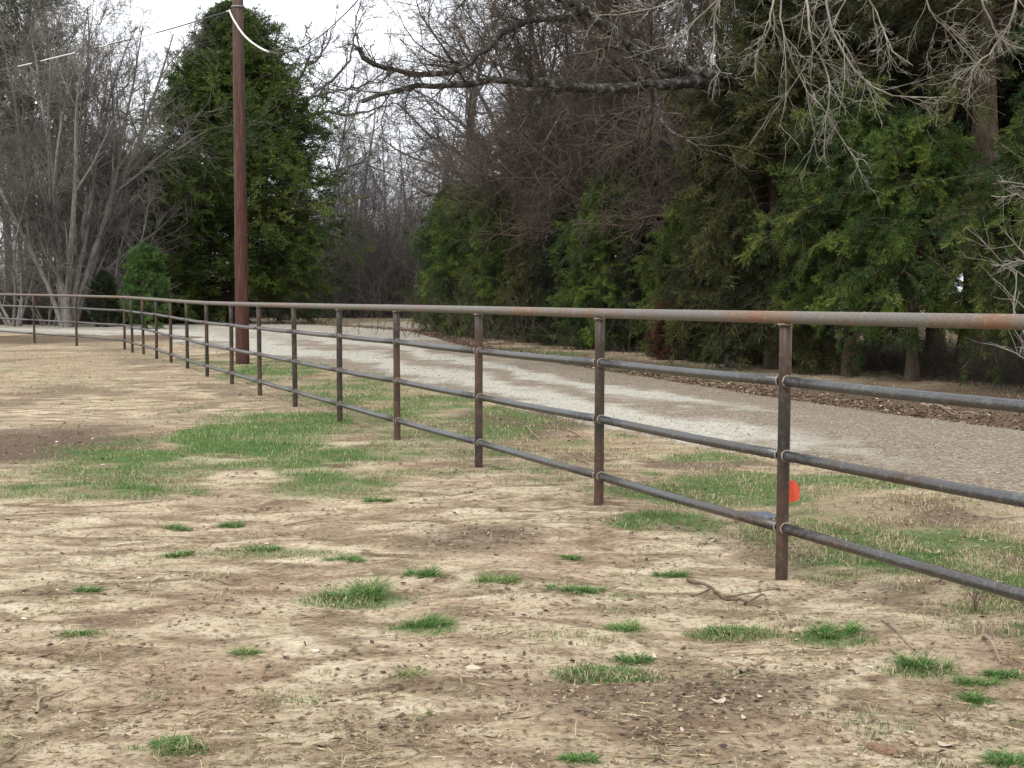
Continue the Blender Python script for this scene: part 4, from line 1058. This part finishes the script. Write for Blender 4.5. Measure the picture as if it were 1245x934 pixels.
xy = fan(rg, 60000, 4.3, 22, 1.4); cl = fbm(xy[:, 0], xy[:, 1], .45, 4, 98); bq = cover(xy[:, 0], xy[:, 1])[1]
xy = xy[(rg.random(len(xy)) < .06 + .5 * sstep(.5, .7, cl) + .35 * bq) & off_road(xy)]
r = .0025 + .012 * rg.random(len(xy)) ** 4 * (1 + .3 * rg.random(len(xy)))
v, f = lumps(rg, xy, r, ground_h(xy[:, 0], xy[:, 1])); t = np.repeat(rg.random(len(xy)), 8)
tag(link("soil_crumbs", raw_mesh("soil_crumbs", v, f, {"tint": t}), mat=M['clod']), "small crumbs of dry soil scattered on the paddock", "soil", kind="stuff")
# loose gravel on the road and its edges
n = 42000; iv = (rg.random(n) ** 1.0 * (NV * .62)).astype(int); uu = rg.random(n)
edge = rg.random(n) < .30; uu = np.where(edge, np.where(rg.random(n) < .5, np.abs(rg.normal(size=n)) * .03 - .02, 1 + rg.normal(size=n) * .03), uu)
xy = Lr[iv] * (1 - uu[:, None]) + Ur[iv] * uu[:, None]
z = np.where((uu > 0) & (uu < 1), .03 + .05 * np.sin(np.pi * np.clip(uu, 0, 1)), 0.0)
r = .004 + .012 * rg.random(n) ** 4
v, f = lumps(rg, xy, r, z, .7); t = np.repeat(np.clip(rg.random(n), 0, 1), 8)
tag(link("loose_gravel", raw_mesh("loose_gravel", v, f, {"tint": t}), mat=M['stone']), "loose pale stones on the lane and along its edges", "gravel", kind="stuff")

# individual grass tufts in the paddock
TUFTS = [
    (440, 728, 55, 30, "largest bright green grass tuft in the middle of the bare soil"),
    (513, 764, 40, 20, "second largest grass tuft just right of and below the largest one"),
    (517, 702, 30, 13, "flat green tuft touching the upper right side of the largest tuft"),
    (222, 676, 26, 9, "small tuft left of the centre, left one of a level pair"),
    (323, 670, 23, 10, "small tuft left of the centre, right one of a level pair"),
    (418, 681, 28, 7, "thin tuft directly above the largest tuft"),
    (222, 644, 25, 7, "thin flat tuft furthest back on the left part of the bare soil"),
    (283, 641, 16, 8, "dull small tuft next to the furthest thin tuft on the left"),
    (210, 911, 44, 11, "flat wide tuft at the bottom edge in the left part"),
    (602, 709, 30, 12, "pale green tuft on the right of the largest tuft"),
    (702, 719, 46, 11, "wide flat tuft left of the lying branch"),
    (740, 823, 42, 13, "broad pale green tuft in the lower middle"),
    (772, 803, 26, 13, "upright green tuft joined to the broad pale one in the lower middle"),
    (767, 763, 26, 12, "round sparse tuft below the wide flat tuft"),
    (895, 765, 32, 14, "sparse tuft below the lying branch"),
    (1018, 770, 40, 17, "dense blue green tuft to the right below the nearest post"),
    (1128, 806, 34, 24, "spiky upright tuft in the lower right"),
    (1187, 823, 24, 14, "low tuft right of the spiky upright tuft"),
    (1226, 814, 30, 13, "tuft at the right edge beside the short stump"),
    (1185, 846, 14, 12, "little tuft below the spiky upright one"),
    (1232, 918, 32, 15, "tuft cut by the bottom right corner"),
    (90, 774, 18, 9, "small dark tuft alone in the left foreground"),
    (300, 799, 16, 6, "tiny pale tuft in the left centre of the foreground"),
    (692, 679, 20, 6, "thin tuft between the two nearest posts, away from the rail"),
    (459, 612, 22, 8, "small tuft on the soil in front of the fourth nearest post"),
    (500, 822, 20, 8, "greyish tuft near the middle of the foreground"),
    (708, 928, 24, 10, "dark tuft at the bottom edge right of the middle"),
    (108, 724, 14, 7, "dark dry tuft in the left foreground above the lone small one"),
    (820, 697, 26, 7, "faint tuft above the left end of the lying branch"),
]
for ti, (px, py, rx, hpx, lb) in enumerate(TUFTS):
    rg = np.random.default_rng(1000 + ti)
    c = gp(px, py - 2); Y = c[1]; mpp = Y / FPX
    rx_m = rx * mpp * .95; hm = max(hpx * mpp * 1.25, .045); ry_m = max(rx_m * .55, .03)
    nc = int(5 + 55 * rx_m); a = rg.random(nc) * 6.28; q = np.sqrt(rg.random(nc)) * .85
    cc = np.stack([np.cos(a) * q * rx_m, np.sin(a) * q * ry_m], -1); cs = .45 + .75 * rg.random(nc) * (1.1 - .5 * q)
    k = rg.integers(0, nc, int(200 + 2300 * rx_m)); n = len(k)
    sp_ = rg.normal(size=(n, 2)); loc = cc[k] + sp_ * .016 * np.sqrt(cs[k])[:, None]
    out = sp_ + loc / (rx_m + .01) * 1.0 + rg.normal(size=(n, 2)) * .5; out /= np.linalg.norm(out, axis=1, keepdims=True)
    lean = np.clip(.15 + .30 * np.linalg.norm(sp_, axis=1) + .25 * rg.random(n), 0, 1.0)
    Lb = np.maximum(hm * 1.25, .055) * cs[k] * (.55 + .75 * rg.random(n)); zg = float(ground_h(np.array([c[0]]), np.array([c[1]]))[0])
    zl = ground_h(c[0] + loc[:, 0], c[1] + loc[:, 1]) - zg
    pale = {9: .2, 11: .15, 13: .2, 14: .15, 22: .35, 25: .5}.get(ti, 0)
    tin = np.clip(.05 + .60 * rg.random(n) + .2 * rg.random(nc)[k] + pale + (rg.random(n) < .12) * .5, 0, 1)
    S_ = 5; t_ = np.linspace(0, 1, S_)[None, :, None]
    ax_ = np.concatenate([out * lean[:, None], np.sqrt(np.clip(1 - lean ** 2, .02, 1))[:, None]], 1)
    Pm = np.concatenate([loc, zl[:, None] - .004], 1)[:, None, :] + ax_[:, None, :] * (Lb[:, None, None] * t_)
    Pm[:, :, 2] -= (Lb * (.25 + .55 * lean))[:, None] * t_[:, :, 0] ** 2.2 * .75
    Pm[:, :, :2] += (out * (Lb * .30)[:, None])[:, None, :] * t_ ** 2
    Pm[:, 1:, 2] = np.maximum(Pm[:, 1:, 2], (zl + .003)[:, None])
    wa = rg.random(n) * 6.28; wv = np.stack([np.cos(wa), np.sin(wa), 0 * wa], -1)[:, None, :] * (.0022 * np.array([1, 1, .85, .6, .08]))[None, :, None]
    v = np.stack([Pm - wv, Pm + wv], 2).reshape(-1, 3)
    bi = (np.arange(n)[:, None] * S_ + np.arange(S_ - 1)[None]) * 2
    f = np.stack([bi, bi + 1, bi + 3, bi + 2], -1).reshape(-1, 4); t = np.repeat(tin, S_ - 1)
    o = link("grass_tuft", raw_mesh("grass_tuft", v, f, {"tint": t}), mat=M['grass'], loc=(c[0], c[1], zg))
    tag(o, lb, "grass tuft", "green grass tufts on the bare soil")

# ------------------------------------------------------------------ sticks, leaves, marker, clods
M['stick'] = plain("weathered_stick", (0.17, 0.115, 0.075), .85, 30, .55)
M['stick_pale'] = plain("pale_stick", (0.34, 0.26, 0.18), .85, 30, .5)
def stick(px_pts, r, label, pale=False, branch=None, lift=.012, group=None, name="fallen_stick"):
    G = [gp(a, b_) for a, b_ in px_pts]
    P = np.array([[g_[0], g_[1], float(ground_h(np.array([g_[0]]), np.array([g_[1]]))[0]) + r + lift * (k % 2)] for k, g_ in enumerate(G)])
    P = spline(P, 5); org = P[0].copy(); rg = np.random.default_rng(int(px_pts[0][0]))
    P[1:-1] += rg.normal(size=P[1:-1].shape) * r * .35
    parts = [tubes((P - org)[None], (np.linspace(1, .45, len(P)) * r * (1 + .2 * (rg.random(len(P)) - .5)))[None], 7)]
    if branch:
        for bp in branch:
            Q = np.array([[*gp(a, b_), 0] for a, b_ in bp]); Q[:, 2] = ground_h(Q[:, 0], Q[:, 1]) + r + np.linspace(0, .05, len(Q)); Q = spline(Q, 5)
            parts.append(tubes((Q - org)[None], np.linspace(r * .6, r * .2, len(Q))[None], 6))
    v, f = merge(parts)
    o = link(name, raw_mesh(name, v, f, smooth_shade=True), mat=M['stick_pale' if pale else 'stick'], loc=tuple(org))
    return tag(o, label, "stick", group)
stick([(836, 702), (862, 712), (880, 720), (905, 729), (925, 733)], .011, "long forked branch lying on the soil left of the nearest post", False, [[(880, 720), (905, 722), (945, 720)], [(905, 729), (928, 722), (930, 738)], [(862, 712), (850, 722), (838, 732)]], .02)
stick([(1073, 750), (1088, 766), (1112, 787)], .009, "thin straight pale stick lying below the right end of the fence", True)
stick([(1196, 772), (1205, 788), (1217, 802)], .012, "thick short pale stick standing beside the right edge tuft", True, None, .05)
stick([(44, 866), (50, 854), (72, 847), (96, 841)], .0065, "bent pale stick in the lower left foreground", True, [[(50, 854), (44, 846), (42, 850)]])
stick([(1138, 853), (1146, 862), (1149, 871)], .006, "short dark crooked twig in the lower right", False, [[(1149, 871), (1141, 873), (1133, 872)]], .03)
stick([(901, 818), (912, 812), (924, 808)], .010, "short pale broken stick on the brown soil in the lower right half", True)
stick([(690, 523), (702, 530), (712, 537)], .010, "pale stalk lying across the ditch behind the third nearest post, lower one", True)
stick([(640, 519), (655, 537)], .010, "pale stalk lying across the ditch, upper one", True)
stick([(703, 558), (716, 566), (718, 572)], .006, "thin pale stalk leaning near the second nearest post", True)
stick([(1120, 494), (1140, 496), (1165, 503), (1190, 506)], .022, "pale crooked branch on the leaf litter at the foot of the hedge", True, [[(1150, 500), (1160, 508), (1185, 512)]])
stick([(245, 708), (262, 710), (278, 712)], .006, "small dark twig in the middle of the left bare soil")
stick([(700, 870), (720, 878), (738, 880)], .006, "dark brittle twig bundle near the bottom centre", False, [[(712, 876), (708, 868), (700, 862)], [(722, 879), (735, 872), (752, 868)]], .02)
stick([(345, 637), (380, 634), (405, 631)], .004, "thin straight twig on the soil behind the level pair of tufts")
# leaves
def leaf(px, py, L, label, col='leaf'):
    c = gp(px, py); z = float(ground_h(np.array([c[0]]), np.array([c[1]]))[0]); rg = np.random.default_rng(int(px * 7 + py))
    a = np.linspace(0, 2 * np.pi, 15)[:-1]; rr = L * .5 * (.65 + .35 * np.abs(np.cos(a * 1.5 + rg.random())) + .15 * rg.random(14))
    ring = np.stack([np.cos(a) * rr, np.sin(a) * rr * .6, .25 * rr * np.sin(a * 2 + rg.random() * 6) + L * .12 + rg.random(14) * L * .06], -1)
    v = np.vstack([ring, [[0, 0, .004]]]); v2 = v.copy(); v2[:, 2] -= .0015
    f = np.array([[i, (i + 1) % 14, 14] for i in range(14)]); f2 = f[:, ::-1] + 15
    V = np.vstack([v, v2]); o = link("fallen_leaf", raw_mesh("fallen_leaf", V, np.vstack([f, f2])), mat=M['leaf'], loc=(c[0], c[1], z + .004))
    o.rotation_euler = (0, 0, rg.random() * 6.28)
    tag(o, label, "leaf", "pale curled leaves on the soil")
M['leaf'] = plain("pale_dead_leaf", (0.50, 0.42, 0.32), .8, 40, .3)
leaf(873, 853, .075, "biggest pale curled leaf near the bottom right of the middle")
leaf(833, 893, .055, "pale leaf left of and below the biggest curled leaf")
leaf(1003, 655, .06, "pale leaf on the soil right of the nearest post below the rail")
leaf(868, 657, .06, "pale leaf at the edge of the green strip left of the nearest post")
leaf(1135, 668, .09, "pale leaf on the green verge left of the right edge leaf")
leaf(1215, 706, .09, "pale leaf on the verge close to the lowest rail at the right edge")
leaf(905, 872, .04, "small pale leaf right of the biggest curled leaf")
leaf(762, 706, .045, "small pale leaf at the end of the wide flat tuft")
leaf(1150, 900, .06, "pale leaf beside the dark clod at the bottom right")
# clods
def clod(px, py, r, label, mat):
    c = gp(px, py); z = float(ground_h(np.array([c[0]]), np.array([c[1]]))[0])
    import bmesh
    bm = bmesh.new(); bmesh.ops.create_icosphere(bm, subdivisions=3, radius=r)
    for v in bm.verts:
        n_ = 1 + .5 * (float(fbm(np.array([v.co.x / r + 9]), np.array([v.co.y / r + v.co.z / r * 1.7]), .8, 3, int(px))[0]) - .5)
        v.co = Vector((v.co.x * 1.25, v.co.y, v.co.z * .62)) * n_
    me = bpy.data.meshes.new("soil_clod"); bm.to_mesh(me); bm.free()
    tag(link("soil_clod", me, mat=mat, loc=(c[0], c[1], z + r * .22)), label, "soil clod", "dark clods of soil")
M['clodb'] = plain("dark_clod_soil", (0.26, 0.155, 0.095), .95, 60, .6)
clod(1078, 909, .035, "large dark reddish clod near the bottom right", M['clodb'])
clod(1062, 903, .022, "smaller clod touching the left of the large reddish clod", M['clodb'])
clod(325, 821, .018, "small brown clod in the left centre foreground", M['clodb'])
clod(195, 706, .022, "brown clod in a shallow hollow left of the centre", M['clodb'])
clod(575, 815, .028, "pale lump of soil right of the greyish tuft", plain("pale_clod_soil", (0.56, 0.46, 0.34), .95, 50, .3))
# orange survey flag behind the nearest post
fy = float(gp(963, 628)[1]); fb = W(958, 628, fy); fb[2] = float(ground_h(np.array([fb[0]]), np.array([fy]))[0])
flag = empty("marker_flag", fb, "small orange marker flag on a wire stake just behind the nearest post", "marker flag")
tube_obj("stake", [fb + [0, 0, -.05], fb + [0, 0, .12], fb + [.002, 0, .27]], .0025, 6, M['metal'], flag, fb)
mo = plain("orange_plastic", (0.62, 0.075, 0.03), .55, 12, .25)
gu, gv = np.meshgrid(np.linspace(0, 1, 10), np.linspace(0, 1, 8), indexing='ij')
fx_ = gu * .082; fz_ = .085 + .165 * gv + .02 * np.sin(gu * 3); hgt = 1 - .55 * gu ** 3
fz_ = .165 + (fz_ - .165) * hgt; fy_ = .012 * np.sin(gu * 7 + gv * 2) - .01 * gu
V1 = np.stack([fx_, fy_, fz_], -1).reshape(-1, 3); V2 = V1 + [0, .0015, 0]
ii = np.arange(80).reshape(10, 8); F1 = np.stack([ii[:-1, :-1], ii[1:, :-1], ii[1:, 1:], ii[:-1, 1:]], -1).reshape(-1, 4)
link("flag_sheet", raw_mesh("flag", np.vstack([V1, V2]), np.vstack([F1, F1[:, ::-1] + 80]), smooth_shade=True), flag, mat=mo)
# dark flat scrap behind the lowest rail
sc_c = gp(920, 630); z0 = float(ground_h(np.array([sc_c[0]]), np.array([sc_c[1]]))[0])
gu, gv = np.meshgrid(np.linspace(-1, 1, 14), np.linspace(-1, 1, 12), indexing='ij'); rr = np.sqrt(gu ** 2 + gv ** 2)
X_ = gu * .15 * (1 - .2 * gv ** 2); Y_ = gv * .16 * (1 - .15 * gu ** 2); Z_ = .012 + .010 * np.sin(gu * 6 + gv * 3) * np.cos(gv * 5) + .01
V1 = np.stack([X_, Y_, Z_], -1).reshape(-1, 3); ii = np.arange(168).reshape(14, 12); F1 = np.stack([ii[:-1, :-1], ii[1:, :-1], ii[1:, 1:], ii[:-1, 1:]], -1).reshape(-1, 4)
tag(link("plastic_scrap", raw_mesh("scrap", np.vstack([V1, V1 - [0, 0, .003]]), np.vstack([F1, F1[:, ::-1] + 168]), smooth_shade=True), mat=plain("slate_plastic", (0.085, 0.095, 0.12), .5, 14, .4), loc=(sc_c[0], sc_c[1], z0)),
    "flat slate coloured scrap lying behind the lowest rail left of the nearest post", "scrap")
# weed stalks by the right edge
rg = np.random.default_rng(91)
wb = gp(1186, 738); zb = float(ground_h(np.array([wb[0]]), np.array([wb[1]]))[0])
st_ = np.zeros((5, 5, 3)); dd = np.concatenate([rg.normal(size=(5, 2)) * .35, np.ones((5, 1))], 1)
for k_ in range(1, 5): dd = dd + rg.normal(size=dd.shape) * .15; st_[:, k_] = st_[:, k_ - 1] + dd * .025
o = link("weed_stalk", raw_mesh("weed", *tubes(st_, np.linspace(.006, .003, 5)[None] * np.ones((5, 1)), 5), smooth_shade=True), mat=M['stick'], loc=(wb[0], wb[1], zb))
tag(o, "broken brown weed stalks under the lowest rail at the right", "weed")
tot = 0
dg = {o.data.name: len(o.data.polygons) for o in bpy.data.objects if o.type == 'MESH'}
print("unique faces", sum(dg.values()), "objects", len(bpy.data.objects))
